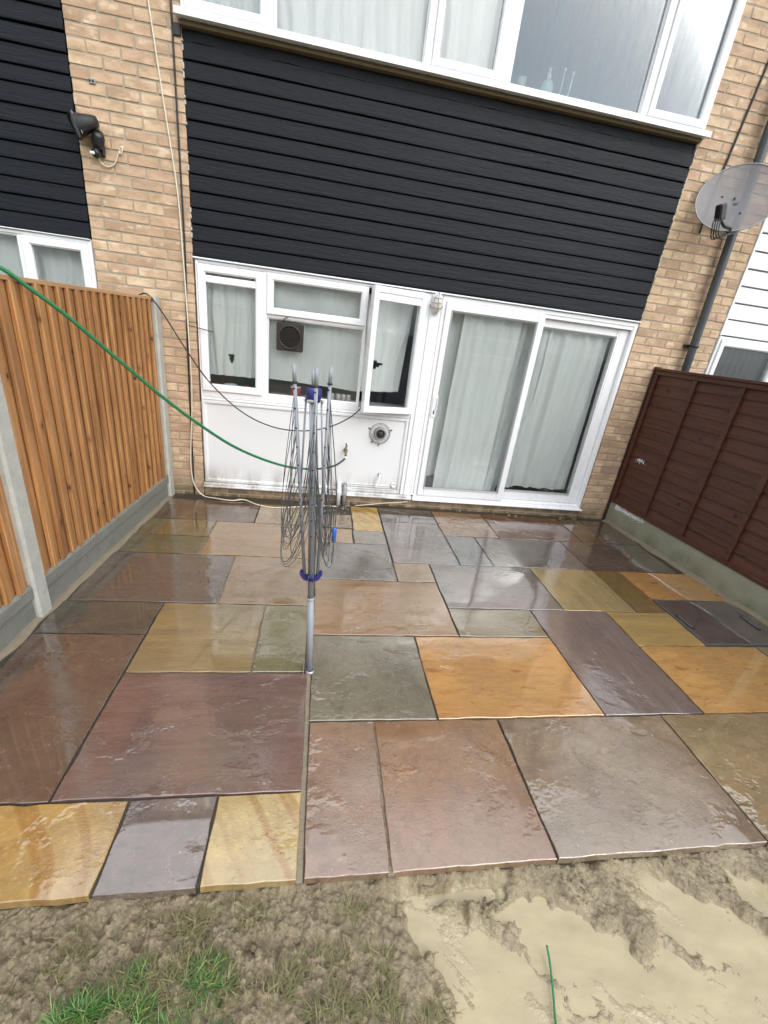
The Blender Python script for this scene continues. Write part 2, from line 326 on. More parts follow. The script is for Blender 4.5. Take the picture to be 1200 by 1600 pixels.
# sandstone paving: colour from each slab's object colour
def stone(name, streak=(3, 3, 3), swirl=0.0, riven=1.0, gloss=.12, spots=0.0, spread=.35, tint=(1.15, 1.0, .80)):
    t = NT(name); o = t.obj(); oi = t.n('ObjectInfo'); r = oi.outputs['Random']; col = oi.outputs['Color']
    off = t.n('CombineXYZ', {0: t.math('MULTIPLY', r, 57.0), 1: t.math('MULTIPLY', r, 31.0), 2: t.math('MULTIPLY', r, 9.0)}).outputs[0]
    p = t.n('VectorMath', {0: o, 1: off}, operation='ADD').outputs[0]
    ms = t.map(p, streak, (0, 0, .15))
    n1 = t.noise(ms, 1.0, 6, .6, .5); n2 = t.noise(t.map(p, (streak[0]*5, streak[1]*5, 5)), 1.0, 5, .65); n3 = t.noise(p, 2.0, 3, .5, .6)
    c = t.mix(t.ramp(n1, (.3, 0.0), (.7, 1.0)), t.mix(1.0, col, (1-spread, 1-spread*1.1, 1-spread*1.1), 'MULTIPLY'), t.mix(1.0, col, (1+spread*.5, 1+spread*.45, 1+spread*.35), 'MULTIPLY'))
    c = t.mix(t.math('MULTIPLY', t.ramp(n3, (.42, 0.0), (.72, 1.0)), .5), c, t.mix(1.0, col, tint, 'MULTIPLY'))
    c = t.mix(t.math('MULTIPLY', t.ramp(n2, (.46, 0.0), (.70, 1.0)), .55), c, t.mix(1.0, col, (.52, .49, .47), 'MULTIPLY'))
    n4 = t.noise(t.map(p, (streak[0]*14, streak[1]*14, 9), loc=(3, 8, 1)), 1.0, 4, .7)
    c = t.mix(t.math('MULTIPLY', t.ramp(n4, (.52, 0.0), (.72, 1.0)), .4), c, t.mix(1.0, col, (1.5, 1.45, 1.4), 'MULTIPLY'))
    c = t.mix(t.math('MULTIPLY', t.ramp(t.noise(t.map(p, (1, 1, 1), loc=(9, 4, 7)), 2.6, 5, .6, 1.0), (.40, 0.0), (.70, 1.0)), .50), c, t.mix(1.0, t.mix(.55, col, lin(112, 100, 78)), (.95, .95, .95), 'MULTIPLY'))
    if swirl:
        d = t.n('TexNoise', {'Vector': p, 'Scale': 1.1, 'Detail': 2.0}).outputs['Fac']
        ln = t.n('VectorMath', {0: t.n('VectorMath', {0: o, 1: (.55, .42, 0)}, operation='ADD').outputs[0]}, operation='LENGTH').outputs['Value']
        lw = t.math('ADD', ln, t.math('MULTIPLY', d, .22))
        wv = t.math('SINE', t.math('MULTIPLY', lw, 150.0)); wv2 = t.math('SINE', t.math('MULTIPLY', lw, 61.0)); wv3 = t.noise(t.n('CombineXYZ', {0: t.math('MULTIPLY', lw, 14.0)}).outputs[0], 1, 2)
        bands = t.math('MULTIPLY', t.ramp(t.math('ADD', t.math('MULTIPLY', wv, .45), wv2), (.1, 0.0), (.9, 1.0)), t.ramp(wv3, (.35, .15), (.6, 1.0)))
        c = t.mix(t.math('MULTIPLY', bands, swirl), c, t.mix(1.0, col, (.62, .42, .25), 'MULTIPLY'))
    if spots:
        sp = t.ramp(t.noise(t.map(p, (9, 26, 9)), 1.0, 3, .6, .5), (.60, 0.0), (.68, 1.0))
        c = t.mix(t.math('MULTIPLY', sp, spots), c, t.mix(1.0, col, (.55, .36, .28), 'MULTIPLY'))
    # riven laminations: thin terraces
    rv = t.noise(t.map(p, (2.2, 4.2, 3), (0, 0, .7)), 1.0, 5, .55, 0.0)
    ter = t.math('SNAP', rv, .13); ter2 = t.math('SNAP', t.noise(t.map(p, (5, 9, 5), (0, 0, .5)), 1.0, 5, .62, 0.0), .17)
    rz = t.ramp(t.noise(p, 1.3, 2), (.38, 0.15), (.62, 1.0))
    fine = t.noise(p, 55, 4, .6)
    h = t.math('ADD', t.math('MULTIPLY', ter, .8), t.math('MULTIPLY', ter2, t.math('MULTIPLY', rz, .8)))
    flat = t.ramp(t.noise(t.map(p, (1.9, 2.6, 2), loc=(2, 6, 4)), 1.0, 5, .6, 0.0), (.47, .03), (.53, 1.0))
    h = t.math('ADD', t.math('MULTIPLY', t.math('SUBTRACT', h, .75), flat), t.math('MULTIPLY', t.math('MULTIPLY', t.noise(t.map(p, (1, 1.6, 1)), 95, 3, .6), .045), flat))
    # pale worn lamination edges
    ed = t.math('SUBTRACT', rv, ter)
    c = t.mix(t.math('MULTIPLY', t.ramp(ed, (.0, 1.0), (.004, 0.0)), .10*riven), c, lin(190, 176, 152))
    c = t.mix(t.ramp(t.noise(p, 130, 2), (.7, 0.0), (.76, .4)), c, lin(190, 178, 156))
    wet = t.noise(t.map(p, (2.5, 2.5, 2.5), loc=(5, 2, 1)), 1.0, 4, .6)
    ro = t.math('ADD', t.ramp(wet, (.44, gloss*.35), (.72, gloss+.08)), t.math('MULTIPLY', fine, .03))
    return t.pbr(c, ro, t.bump(h, .0052*riven, 1.0), Specular_IOR_Level=1.0, Coat_Weight=t.ramp(wet, (.48, 1.0), (.66, .35)), Coat_Roughness=.025, Coat_IOR=1.5, Coat_Normal=t.bump(h, .0040*riven, 1.0))
st_plain = stone('sandstone_plain', riven=2.2); st_streak = stone('sandstone_streaked', (1.6, 14, 3), riven=1.2, spread=.3)
st_long = stone('sandstone_long_grain', (14, 1.6, 3), riven=1.3, spread=.3)
st_swirl = stone('sandstone_swirled', (3, 3, 3), .8, riven=3.2, gloss=.06)
st_riven = stone('sandstone_riven', (3, 5, 3), riven=3.8, gloss=.06)
st_spot = stone('sandstone_spotted', (2, 9, 3), spots=.6, riven=.4, spread=.2)
st_smooth = stone('sandstone_smooth', (2, 5, 3), riven=.3, gloss=.1)

# ------------------------------------------------------------------ ground
def vnoise(x, y, seed):
    r = np.random.default_rng(seed).random((256, 256)); xi = np.floor(x).astype(int); yi = np.floor(y).astype(int)
    fx = x-xi; fy = y-yi; fx = fx*fx*(3-2*fx); fy = fy*fy*(3-2*fy); g = lambda a, b: r[a & 255, b & 255]
    return (g(xi, yi)*(1-fx)+g(xi+1, yi)*fx)*(1-fy)+(g(xi, yi+1)*(1-fx)+g(xi+1, yi+1)*fx)*fy
def fbm(x, y, f, seed, oct=5, gain=.5):
    s = 0; a = 1; n = 0
    for k in range(oct): s = s+a*vnoise(x*f, y*f, seed+k); n += a; a *= gain; f *= 2.03
    return s/n
def grid_mesh(X, Y, Z):
    ny, nx = X.shape; me = bpy.data.meshes.new('mesh'); co = np.stack([X, Y, Z], -1).reshape(-1, 3)
    i = np.arange(ny*nx).reshape(ny, nx); q = np.stack([i[:-1, :-1], i[:-1, 1:], i[1:, 1:], i[1:, :-1]], -1).reshape(-1)
    nf = len(q)//4
    me.vertices.add(len(co)); me.vertices.foreach_set('co', co.ravel()); me.loops.add(len(q)); me.loops.foreach_set('vertex_index', q)
    me.polygons.add(nf); me.polygons.foreach_set('loop_start', np.arange(nf)*4); me.polygons.foreach_set('loop_total', np.full(nf, 4))
    me.polygons.foreach_set('use_smooth', np.ones(nf, bool)); me.update(); return me
PUD = [(.76, -3.56, .16, .06, -.9), (.69, -3.50, .08, .035, -.5), (.93, -3.70, .20, .10, -.6), (.78, -3.425, .17, .020, .03), (1.26, -3.665, .25, .10, -.55),
       (1.14, -3.53, .06, .04, -.5), (1.69, -3.60, .25, .085, -.6), (1.58, -3.80, .32, .10, -.4), (1.05, -3.80, .28, .08, -.3), (1.95, -3.50, .10, .05, -.7), (1.0, -3.475, .09, .018, 0), (2.5, -3.7, .3, .1, -.4)]
def puddle(x, y):
    m = np.zeros_like(x); wx = x+.085*(fbm(x, y, 11, 60, 5, .6)-.5)*2; wy = y+.07*(fbm(x, y, 11, 70, 5, .6)-.5)*2
    for cx, cy, a, b, th in PUD:
        dx, dy = wx-cx, wy-cy; u = dx*math.cos(th)+dy*math.sin(th); v = -dx*math.sin(th)+dy*math.cos(th)
        m = np.maximum(m, np.clip(1.9-np.sqrt((u/a)**2+(v/b)**2), 0, 1.5))
    return m
def mud_h(x, y):
    u = x*.75-y*.66; v = x*.66+y*.75                       # smeared along the diagonal the boots and board dragged
    big = fbm(x, y, 4.5, 1, 3)-.5; mid = fbm(u*.6, v*1.6, 14, 11, 5, .55)-.5; rid = 1-np.abs(fbm(u*.8, v*1.8, 19, 31, 4, .55)*2-1)*2.2
    fin = fbm(x, y, 62, 41, 4, .72)-.5
    right = np.clip((x-.35)/.35, 0, 1); lump = np.clip(fbm(x, y, 34, 51, 4, .6)-.42, 0, 1)
    crest = np.clip(fbm(u*.7, v*1.9, 8, 91, 4, .6)-.5, 0, 1)
    h = .035*big+.034*mid+.018*np.clip(rid, -1, 1)*(1-.3*right)+.030*fin*(1-.35*right)*(1-.6*np.clip(puddle(x, y)*1.1, 0, 1))+.045*lump*(1-.75*right)+.075*crest
    p = puddle(x, y); h = -.056+.9*h*(1-.72*np.clip(p*1.2, 0, 1))-.030*np.clip((p-.30)*2.2, 0, 1)
    near = np.clip((-3.384-y)/.035, 0, 1); lip = -.042+.06*(fbm(x, y, 22, 15, 4, .6)-.5); return np.minimum(h*near+(1-near)*lip, -.012), p
xs = np.concatenate([np.arange(-1.26, 2.45, .004), np.arange(2.45, 3.68, .02)]); ys = np.arange(-4.0, -3.36, .004)
X, Y = np.meshgrid(xs, ys); Z, P = mud_h(X, Y)
me = grid_mesh(X, Y, Z); me.name = 'mud'
wetv = .70*np.clip((X-.15)/.8+1.8*(fbm(X, Y, 6, 80, 4)-.5), 0, 1)*np.clip((-.036-Z)/.04, 0, 1)*np.clip(.35+3*(fbm(X, Y, 13, 85, 4)-.45), 0, 1); wetv = np.maximum(wetv, np.clip((P-.30)*1.1, 0, 1))
at = me.attributes.new('slurry', 'FLOAT', 'POINT'); at.data.foreach_set('value', wetv.ravel().astype(np.float32))
t = NT('wet_mud'); o = t.obj(); sl_ = t.n('Attribute', attribute_name='slurry').outputs['Fac']
n1 = t.noise(o, 18, 6, .65); n2 = t.noise(o, 140, 3)
c = t.mix(n1, lin(98, 86, 64), lin(164, 149, 119)); c = t.mix(t.ramp(n2, (.58, 0.0), (.72, .7)), c, lin(80, 68, 48))
c = t.mix(t.ramp(t.noise(o, 300, 1), (.7, 0.0), (.78, .7)), c, lin(206, 196, 172))
c = t.mix(sl_, c, t.mix(n1, lin(138, 125, 97), lin(172, 159, 127)))
rg = t.math('SUBTRACT', t.ramp(n1, (.3, .16), (.7, .42)), t.math('MULTIPLY', sl_, .22))
n5 = t.noise(t.map(o, (1, 1, 1), loc=(3, 1, 0)), 55, 6, .7, .6)
m_mud = t.pbr(c, rg, t.bump(t.math('ADD', t.math('MULTIPLY', n5, t.math('SUBTRACT', 1.1, sl_)), t.math('MULTIPLY', n2, .35)), .011), Specular_IOR_Level=.8)
me.materials.append(m_mud); struct(link('mud', me))
Xc, Yc = np.meshgrid(np.linspace(-1.26, 3.68, 60), np.linspace(-9, -4.0, 60)); me = grid_mesh(Xc, Yc, -.07+.05*(fbm(Xc, Yc, 3, 5, 4)-.5)-np.clip((Yc+4.1)/.1, 0, 1)*.0)
me.materials.append(m_mud); struct(link('trodden_garden', me, None, (0, 0, -.004)))
t = NT('milky_puddle_water'); o = t.obj(); nz = t.ramp(t.noise(t.map(o, (1, 2.4, 1), (0, 0, .7)), 5, 6, .62, 0.0), (.3, 0.0), (.7, 1.0))
m_pud = t.pbr(t.mix(nz, lin(146, 134, 105), lin(168, 155, 123)), .06, t.bump(t.noise(o, 14, 2), .0012), Specular_IOR_Level=.5)
Xc, Yc = np.meshgrid(np.linspace(.35, 2.9, 30), np.linspace(-3.99, -3.40, 8)); me = grid_mesh(Xc, Yc, Xc*0); me.materials.append(m_pud)
struct(link('puddle', me, None, (0, 0, -.0805)))
t = NT('lawn_ground'); o = t.obj(); m_lawn = t.pbr(t.mix(t.noise(o, 3, 6, .7), (.035, .055, .015), (.09, .10, .035)), .8)
b = MB(); b.box(-150, 150, -150, 150, -.6, -.16); struct(b.build('ground', m_lawn))

# ------------------------------------------------------------------ patio of sandstone slabs
bed = MB(); bed.box(-1.28, 3.70, -3.377, -.10, -.15, -.013); patio = struct(bed.build('patio', m_grout))
def slab(x0, x1, y0, y1, rgb, mat, label=None, lift=0.0, gap=.005, rough=1.0):
    x0 += gap; x1 -= gap; y0 += gap; y1 -= gap; cx, cy = (x0+x1)/2, (y0+y1)/2
    nx = max(3, int((x1-x0)/.045)); ny = max(3, int((y1-y0)/.045)); sd = rng.random()*99; c = .0025
    gx = np.linspace(-(x1-x0)/2+c, (x1-x0)/2-c, nx+1); gy = np.linspace(-(y1-y0)/2+c, (y1-y0)/2-c, ny+1)
    GX, GY = np.meshgrid(gx, gy); ed = np.zeros_like(GX, bool); ed[0] = ed[-1] = True; ed[:, 0] = ed[:, -1] = True
    jx = (fbm(GX+sd, GY, 14, 3, 4, .7)-.5)*.013; jy = (fbm(GX, GY+sd, 14, 8, 4, .7)-.5)*.013
    px_, py_ = GX+jx*ed, GY+jy*ed
    tx, ty = rng.normal(0, .0022, 2)
    gz = lift+(fbm(GX+sd, GY+sd, 2.6, 21, 2)-.5)*.0032*rough+GX*tx+GY*ty
    gz[ed] -= .0008+.004*np.clip(fbm(GX+sd, GY, 17, 33, 3)[ed]-.62, 0, 1)*4
    me = grid_mesh(px_, py_, gz)
    vs = np.stack([px_, py_, gz], -1); I = np.arange((ny+1)*(nx+1)).reshape(ny+1, nx+1)
    loop = list(I[0, :-1])+list(I[:-1, -1])+list(I[-1, :0:-1])+list(I[:0:-1, 0])
    bm = bmesh.new(); bm.from_mesh(me); bm.verts.ensure_lookup_table()
    tp_ = []; ra = []; rb = []; V = list(bm.verts)
    for i in loop:
        p = V[i].co; q = Vector((p.x+math.copysign(c, p.x)*(abs(p.x) > (x1-x0)/2-.012), p.y+math.copysign(c, p.y)*(abs(p.y) > (y1-y0)/2-.012), p.z-c*.9))
        tp_.append(bm.verts.new(p)); ra.append(bm.verts.new(q)); rb.append(bm.verts.new((q.x, q.y, -.034)))
    n = len(loop)
    for k in range(n):
        j = (k+1) % n
        f = bm.faces.new((tp_[j], tp_[k], ra[k], ra[j])); f.smooth = False
        f = bm.faces.new((ra[j], ra[k], rb[k], rb[j])); f.smooth = False
    bmesh.ops.recalc_face_normals(bm, faces=bm.faces); bm.to_mesh(me); bm.free(); me.name = 'paving_slab'; me.materials.append(mat)
    ob = link('paving_slab', me, patio, (cx, cy, 0)); lc_ = lin(*rgb); gl = .3*lc_[0]+.6*lc_[1]+.1*lc_[2]; ob.color = c4(tuple((gl+(v-gl)*.95)*.63 for v in lc_))
    if label: ob['label'] = label
    return ob
x0 = .281
Yf, Y1, Y2, Y2b, Y3, Y3c, Y4, Y5, Y6, Y7 = -3.386, -2.785, -2.192, -2.260, -1.905, -1.734, -1.597, -1.326, -.798, -.247
Z1, Z2, Z3, Z4, Z5, Z6, Z7 = -3.095, -2.484, -2.202, -1.913, -1.318, -1.034, -.740
SL = [
 (-1.15, -.335, Yf, Z1, (206, 170, 100), st_swirl, 'honey yellow slab with swirling brown bands'), (-.335, -.032, Yf, Z1, (132, 118, 112), st_riven, 'small grey riven slab between two yellow ones'),
 (-.032, x0-.006, Yf, Z1, (212, 184, 116), st_swirl, 'small yellow riven slab at the front edge'),
 (-1.15, -.600, Z1, Z3, (114, 92, 80), st_plain, 'large purple brown slab lying lengthways'), (-.600, x0-.006, Z1, Z2, (132, 104, 96), st_streak, 'large plum streaked slab left of the long joint'),
 (-.600, -.009, Z2, Z4, (158, 136, 94), st_streak, 'square olive tan slab'), (-.009, x0-.02, Z2, Z4, (140, 134, 98), st_plain, 'narrow olive slab beside the dryer pole'),
 (-1.15, -.600, Z3, Z4, (96, 90, 80), st_streak, 'dark grey slab by the concrete post'), (-1.130, -.299, Z4, Z5, (112, 98, 90), st_streak, 'long grey purple slab'),
 (-.299, x0-.006, Z4, Z5, (156, 128, 94), st_streak, None), (-1.105, -.557, Z5, Z6, (112, 104, 72), st_plain, None), (-1.09, -.557, Z6, Z7, (128, 108, 66), st_streak, None),
 (-.557, x0-.006, Z5, Z7, (168, 132, 82), st_streak, None), (-1.075, -.250, Z7, -.30, (104, 76, 50), st_plain, 'brown slab in the far left corner'), (-.250, x0-.006, Z7, -.32, (164, 138, 90), st_plain, None),
 (x0, .608, -.745, -.46, (148, 124, 92), st_plain, None), (x0, .598, -1.033, -.765, (170, 136, 92), st_plain, None), (.608, .885, -.785, -.235, (202, 168, 84), st_swirl, 'yellow slab with an orange foot end'),
 (.598, .885, -1.033, -.785, (136, 126, 112), st_plain, None), (x0, .885, Y4, -1.038, (122, 116, 106), st_plain, 'grey slab behind the dryer pole'),
 (.889, 1.442, Y5, -.56, (132, 120, 116), st_smooth, None), (.889, 1.442, -.56, -.235, (102, 95, 90), st_smooth, None), (1.442, 1.985, Y6, Y7, (154, 122, 88), st_plain, None),
 (.885, 1.175, Y4, Y5, (162, 136, 98), st_plain, None), (1.175, 2.030, Y3, Y5, (130, 118, 114), st_smooth, 'large smooth grey slab'), (1.442, 1.728, Y5, Y6, (112, 110, 114), st_smooth, None),
 (1.728, 2.590, Y5, Y6, (120, 109, 103), st_streak, None), (2.590, 3.440, Y5, Y6, (98, 82, 74), st_streak, None), (1.985, 2.845, Y6, Y7, (118, 80, 56), st_plain, 'red brown slab near the sliding door'),
 (2.845, 3.115, Y6, -.25, (112, 88, 60), st_plain, None), (3.115, 3.460, Y6, -.25, (92, 72, 62), st_streak, None),
 (x0+.006, 1.175, Y2, Y4, (158, 120, 76), st_streak, 'long brown slab right of the dryer pole'), (1.175, 1.767, Y2, Y3, (136, 122, 92), st_streak, None),
 (x0+.006, .890, Y1, Y2, (138, 132, 114), st_plain, 'grey green slab right of the dryer foot'), (.890, 1.767, Y1, Y2, (208, 156, 92), st_spot, 'large orange slab with brown spots'),
 (1.767, 2.348, Y1, Y3, (130, 114, 110), st_long, 'long purple grey slab set lengthways'), (2.030, 2.607, Y3, Y5, (172, 150, 102), st_long, None), (2.607, 2.857, Y3, Y5, (134, 106, 58), st_long, None),
 (2.857, 3.56, Y3c, Y5, (202, 148, 80), st_spot, 'orange slab beside the manhole cover'), (2.348, 2.857, Y2b, Y3, (186, 156, 92), st_streak, None),
 (2.348, 3.230, Y1, Y2b, (206, 158, 92), st_spot, 'large orange slab at the right'), (3.230, 3.60, Y1, Y2b, (140, 118, 86), st_plain, None), (3.50, 3.585, -2.25, Y3c, (108, 98, 92), st_plain, None),
 (x0+.006, .581, Yf, Y1, (160, 128, 104), st_riven, 'narrow pinkish slab at the front edge'), (.581, 1.186, Yf, Y1, (158, 122, 92), st_plain, 'square pinkish brown slab at the front edge'),
 (1.186, 2.080, Yf, Y1, (152, 132, 110), st_riven, 'large buff slab at the front edge'), (2.080, 2.980, Yf, Y1, (160, 138, 102), st_riven, None), (2.980, 3.60, Yf, Y1, (140, 122, 100), st_plain, None)]
for q in SL: slab(*q)
b = MB()                                                     # pale mortar in the filled joints
for ax, ay, bx, by in ((x0-.003, Yf, x0-.003, Y2), (-.009, Z2, -.009, Z4), (.581, Yf, .581, Y1), (-.299, Z4, -.299, Z5), (-.557, Z5, -.557, Z7)):
    n = 24
    for k in range(n):
        y0_, y1_ = ay+(by-ay)*k/n, ay+(by-ay)*(k+1)/n; b.cbox(ax-.012, ax+.012, y0_, y1_+.002, -.03, -.0095+random.uniform(-.003, .002), .002)
o_ = b.build('joint_mortar', m_haunch, patio); stuff(o_)
b = MB()
for k in range(40):                                          # loose crumbs round the drain pipes and along the wall
    x, y = (random.uniform(.30, .60), random.uniform(-.44, -.18)) if k < 26 else (random.uniform(-1, 3.2), random.uniform(-.24, -.17)); r = random.uniform(.006, .016)
    b.cbox(x-r, x+r, y-r*.8, y+r*.8, -.016, -.012+r*1.1, r*.5)
stuff(b.build('mortar_crumbs', m_haunch, patio))
def haunch(P0, P1, wdt, z0, z1, side, n=60):
    # ragged sloping mortar fillet against a gravel board
    mb = MB(); P0, P1 = Vector(P0), Vector(P1); d = (P1-P0); nrm = Vector((d.y, -d.x)).normalized()*side
    rows = []
    for k in range(n+1):
        p = P0+d*k/n; ww = wdt*(.8+.5*mnoise.noise((k*.31, side, 2))); h = z1*(.8+.5*mnoise.noise((k*.23, side, 9)))
        a = p+nrm*ww; m_ = p+nrm*ww*.45; rows.append([(p.x, p.y, z0), (p.x, p.y, h), (m_.x, m_.y, h*.6), (a.x, a.y, -.004+.003*mnoise.noise((k*.5, 1, 1))), (a.x, a.y, z0)])
    for k in range(n):
        for j in range(4): mb.face((rows[k][j], rows[k+1][j], rows[k+1][j+1], rows[k][j+1]))
    return mb
# left-hand and right-hand boundary lines in plan
LA, LB = Vector((-1.205, -2.352)), Vector((-1.090, -.260)); RA, RB = Vector((3.490, -.170)), Vector((3.630, -2.000))
def lfen(y): return LA+(LB-LA)*((y-LA.y)/(LB.y-LA.y))
def rfen(y): return RA+(RB-RA)*((y-RA.y)/(RB.y-RA.y))
haunch(lfen(-3.37), lfen(-.2), .045, -.05, .012, 1).build('mortar_fillet', m_haunch, patio)
haunch(rfen(-3.37), rfen(-.2), .075, -.05, .02, -1).build('mortar_fillet', m_haunch, patio)

# manhole cover: tray lid with two lifting slots
mh = thing('manhole_cover', 'dark grey recessed manhole cover set in the paving by the right fence', 'manhole cover', (3.18, -1.99, 0))
mx0, mx1, my0, my1 = 2.866, 3.494, -2.246, -1.742
ob = slab(mx0+.004, mx1-.004, my0+.004, my1-.004, (96, 86, 84), st_smooth, None); ob.name = 'tray_slab'; ob.data.name = 'tray_slab'
ob.parent = mh; ob.location = Vector(((mx0+mx1)/2, (my0+my1)/2, .001))-mh.location
b = MB()
for a, c_, d, e in ((mx0, mx1, my0, my0+.006), (mx0, mx1, my1-.006, my1), (mx0, mx0+.006, my0+.006, my1-.006), (mx1-.006, mx1, my0+.006, my1-.006)): b.box(a, c_, d, e, -.03, .002)
b.build('rim', m_steel, mh)
for xx in (2.905, 3.455):
    b = MB(); b.cbox(xx-.013, xx+.013, -2.09, -1.93, -.004, .006, .004); lf = b.build('lifting_slot', m_blackplastic, mh)
    b = MB(); b.cbox(xx-.004, xx+.004, -2.075, -1.945, .004, .009, .002); b.build('lifting_bar', m_steel, lf)

# ------------------------------------------------------------------ the terrace
YB = -0.15; BP = 0.0717; BZ0 = -.125                        # brick face, course pitch, foot of the wall
house = thing('terraced_house', 'buff brick terraced house with black boards between its white windows', 'house', (1.18, -.15, -.13))
bcache = {}
def brick_mesh(wd, var):
    key = (round(wd, 3), var)
    if key not in bcache:
        r2_ = random.Random(hash(key)); mb = MB(); mb.cbox(-wd/2, wd/2, 0, .095, -.0307, .0307, .0035)
        mb.v = [(x+r2_.uniform(-.0016, .0016), y+r2_.uniform(-.0014, .0014), z+r2_.uniform(-.0018, .0018)) for x, y, z in mb.v]
        me = bpy.data.meshes.new('brick'); me.from_pydata(mb.v, [], mb.f); bm = bmesh.new(); bm.from_mesh(me); bmesh.ops.recalc_face_normals(bm, faces=bm.faces); bm.to_mesh(me); bm.free()
        me.materials.append(m_brick); bcache[key] = me
    return bcache[key]
def brick_row(x0, x1, odd, seed):
    rr = random.Random(seed); L = .2155; x = x0-(L/2 if odd else 0)+rr.uniform(-.012, .012); out = []
    while x < x1-.004:
        a, b_ = max(x, x0)+.0, min(x+L-.010, x1)
        if b_-a > .028: out.append((a, b_))
        x += L
    return out
def brickwork(name, x0, x1, z0, z1, zsplit, seed, parent=house, depth=.13):
    core = MB(); core.box(x0+.002, x1-.002, YB+.0045, YB+depth, z0, z1); pier = core.build(name, m_mortar, parent)
    hi = MB(); n = int(round((z1-z0)/BP))
    for k in range(n):
        z = z0+BP*(k+.5)
        for a, b_ in brick_row(x0, x1, k % 2, seed+k):
            wd = round((b_-a)/.004)*.004; yy = YB+random.uniform(-.002, .002); dz = random.uniform(-.0015, .0015)
            if z < zsplit:
                link('brick', brick_mesh(wd, random.randint(0, 3)), pier, ((a+b_)/2, yy, z+dz))
            else: hi.cbox(a, b_, yy, yy+.095, z-.0307+dz, z+.0307+dz, .0035)
    if hi.v: stuff(hi.build('upper_bricks', m_brick, pier))
    return pier
LP0, LP1, RP0, RP1 = -1.525, -.803, 3.166, 4.030
ZE = BZ0+BP*65
brickwork('brick_pier', LP0, LP1, BZ0, ZE, 3.75, 100); brickwork('brick_pier', RP0, RP1, BZ0, ZE, 4.30, 300)
brickwork('brick_plinth', LP1+.006, RP0-.006, BZ0, BZ0+BP*3, 9, 500)
brickwork('brick_head', LP1+.006, RP0-.006, BZ0+BP*63.4, ZE, 0, 700)
for px_, sgn in ((LP1+.004, 1), (RP0-.004, -1)):                # white sealant smeared down the brick edges
    b = MB(); z = 2.03
    while z < 3.33:
        h = random.uniform(.008, .05)
        if random.random() < .45: b.cbox(px_-.004*max(sgn, 0)-.001-random.uniform(0, .006), px_+.004+.004*max(-sgn, 0), YB-.004-random.uniform(0, .004), YB+.02, z, z+h, .003)
        z += h+random.uniform(0, .02)
    stuff(b.build('sealant_bead', m_sealant, house))
def cladding(parent, x0, x1, zs, mat, name='cladding_backing', ya=-.143, yb=-.152):
    core = MB(); core.box(x0, x1, -.105, -.03, zs[-1], zs[0]+.04); bk = core.build(name, m_black if mat is m_black else m_room, parent)
    for k in range(len(zs)-1):
        zt, zb = zs[k]-.001, zs[k+1]+.007; n = 22; mb = MB(); rows = []
        ph = random.random()*50
        for i in range(n+1):
            x = x0+.004+(x1-x0-.008)*i/n; wv = .004*mnoise.noise((x*1.1, ph, 0)); wz = .005*mnoise.noise((x*1.3, ph, 5)) if mat is m_black else 0
            rows.append([(x, -.106, zt), (x, ya+wv, zt), (x, yb+.0015+wv, zb+.030+wz), (x, yb+wv, zb+.014+wz), (x, yb+wv, zb+.003+wz), (x, yb+.003+wv, zb+wz), (x, -.106, zb+wz)])
        for i in range(n):
            for j in range(6): mb.face((rows[i][j], rows[i+1][j], rows[i+1][j+1], rows[i][j+1]))
        mb.face(rows[0]); mb.face(rows[-1][::-1]); mb.build('cladding_board', mat, bk)
    return bk
BZ = [3.275, 3.175, 3.074, 2.964, 2.853, 2.752, 2.648, 2.540, 2.433, 2.329, 2.222, 2.116, 2.012]
bk = cladding(house, LP1+.004, RP0-.004, BZ, m_black)
b = MB()                                                     # rough bitumen strip under the upper sill
for i in range(60):
    xa, xb = LP1+.004+(RP0-LP1-.008)*i/60, LP1+.004+(RP0-LP1-.008)*(i+1)/60
    j = mnoise.noise((i*.35, 0, 0)); b.box(xa, xb, -.136-.006*j, -.104, 3.279+.004*j, 3.372)
stuff(b.build('bitumen_strip', m_black, bk))
b = MB().cbox(LP1+.004, RP0-.004, -.171, -.100, 1.996, 2.008, .003); b.build('drip_edge', m_whiteold, house)
# dark square of the cladding corner bracket
MB().cbox(-.855, -.805, -.165, -.148, 3.285, 3.35, .004).build('corner_bracket', m_blackplastic, house)

# rooms behind the glass
def room(parent, x0, x1, y1, z0, z1, y0=-.045):
    b = MB(); T = .05
    b.box(x0-T, x1+T, y1, y1+T, z0-T, z1+T); b.box(x0-T, x0, y0, y1, z0-T, z1+T); b.box(x1, x1+T, y0, y1, z0-T, z1+T); b.box(x0, x1, y0, y1, z1, z1+T)
    r_ = b.build('room_walls', m_room, parent); f = MB(); f.box(x0, x1, y0, y1, z0-T, z0); f.build('carpet', m_roomfloor, r_)
room(house, -.79, 1.19, 2.6, .06, 2.30); room(house, 1.25, 3.15, 3.0, .06, 2.30)
room(house, -.79, 3.15, 3.0, 3.25, 4.42)

def glazed(parent, x0, x1, z0, z1, wfr, yf, yb, name=None, glass=m_glass, gy=None, mat=m_white):
    """a sash (its own part when named) with a pane; returns glass rectangle"""
    if name: MB().frame(x0, x1, z0, z1, frprof(wfr, yf, yb)).build(name, mat, parent)
    gx0, gx1, gz0, gz1 = x0+wfr-.004, x1-wfr+.004, z0+wfr-.004, z1-wfr+.004; gy = gy if gy is not None else (yf+yb)/2
    if name: MB().frame(x0+wfr-.012, x1-wfr+.012, z0+wfr-.012, z1-wfr+.012, [(0, gy-.004), (0, gy-.010), (.015, gy-.005), (.015, gy-.004)]).build('glazing_gasket', m_grey, parent)
    MB().box(gx0, gx1, gy-.003, gy+.003, gz0, gz1).build('pane', glass, parent)
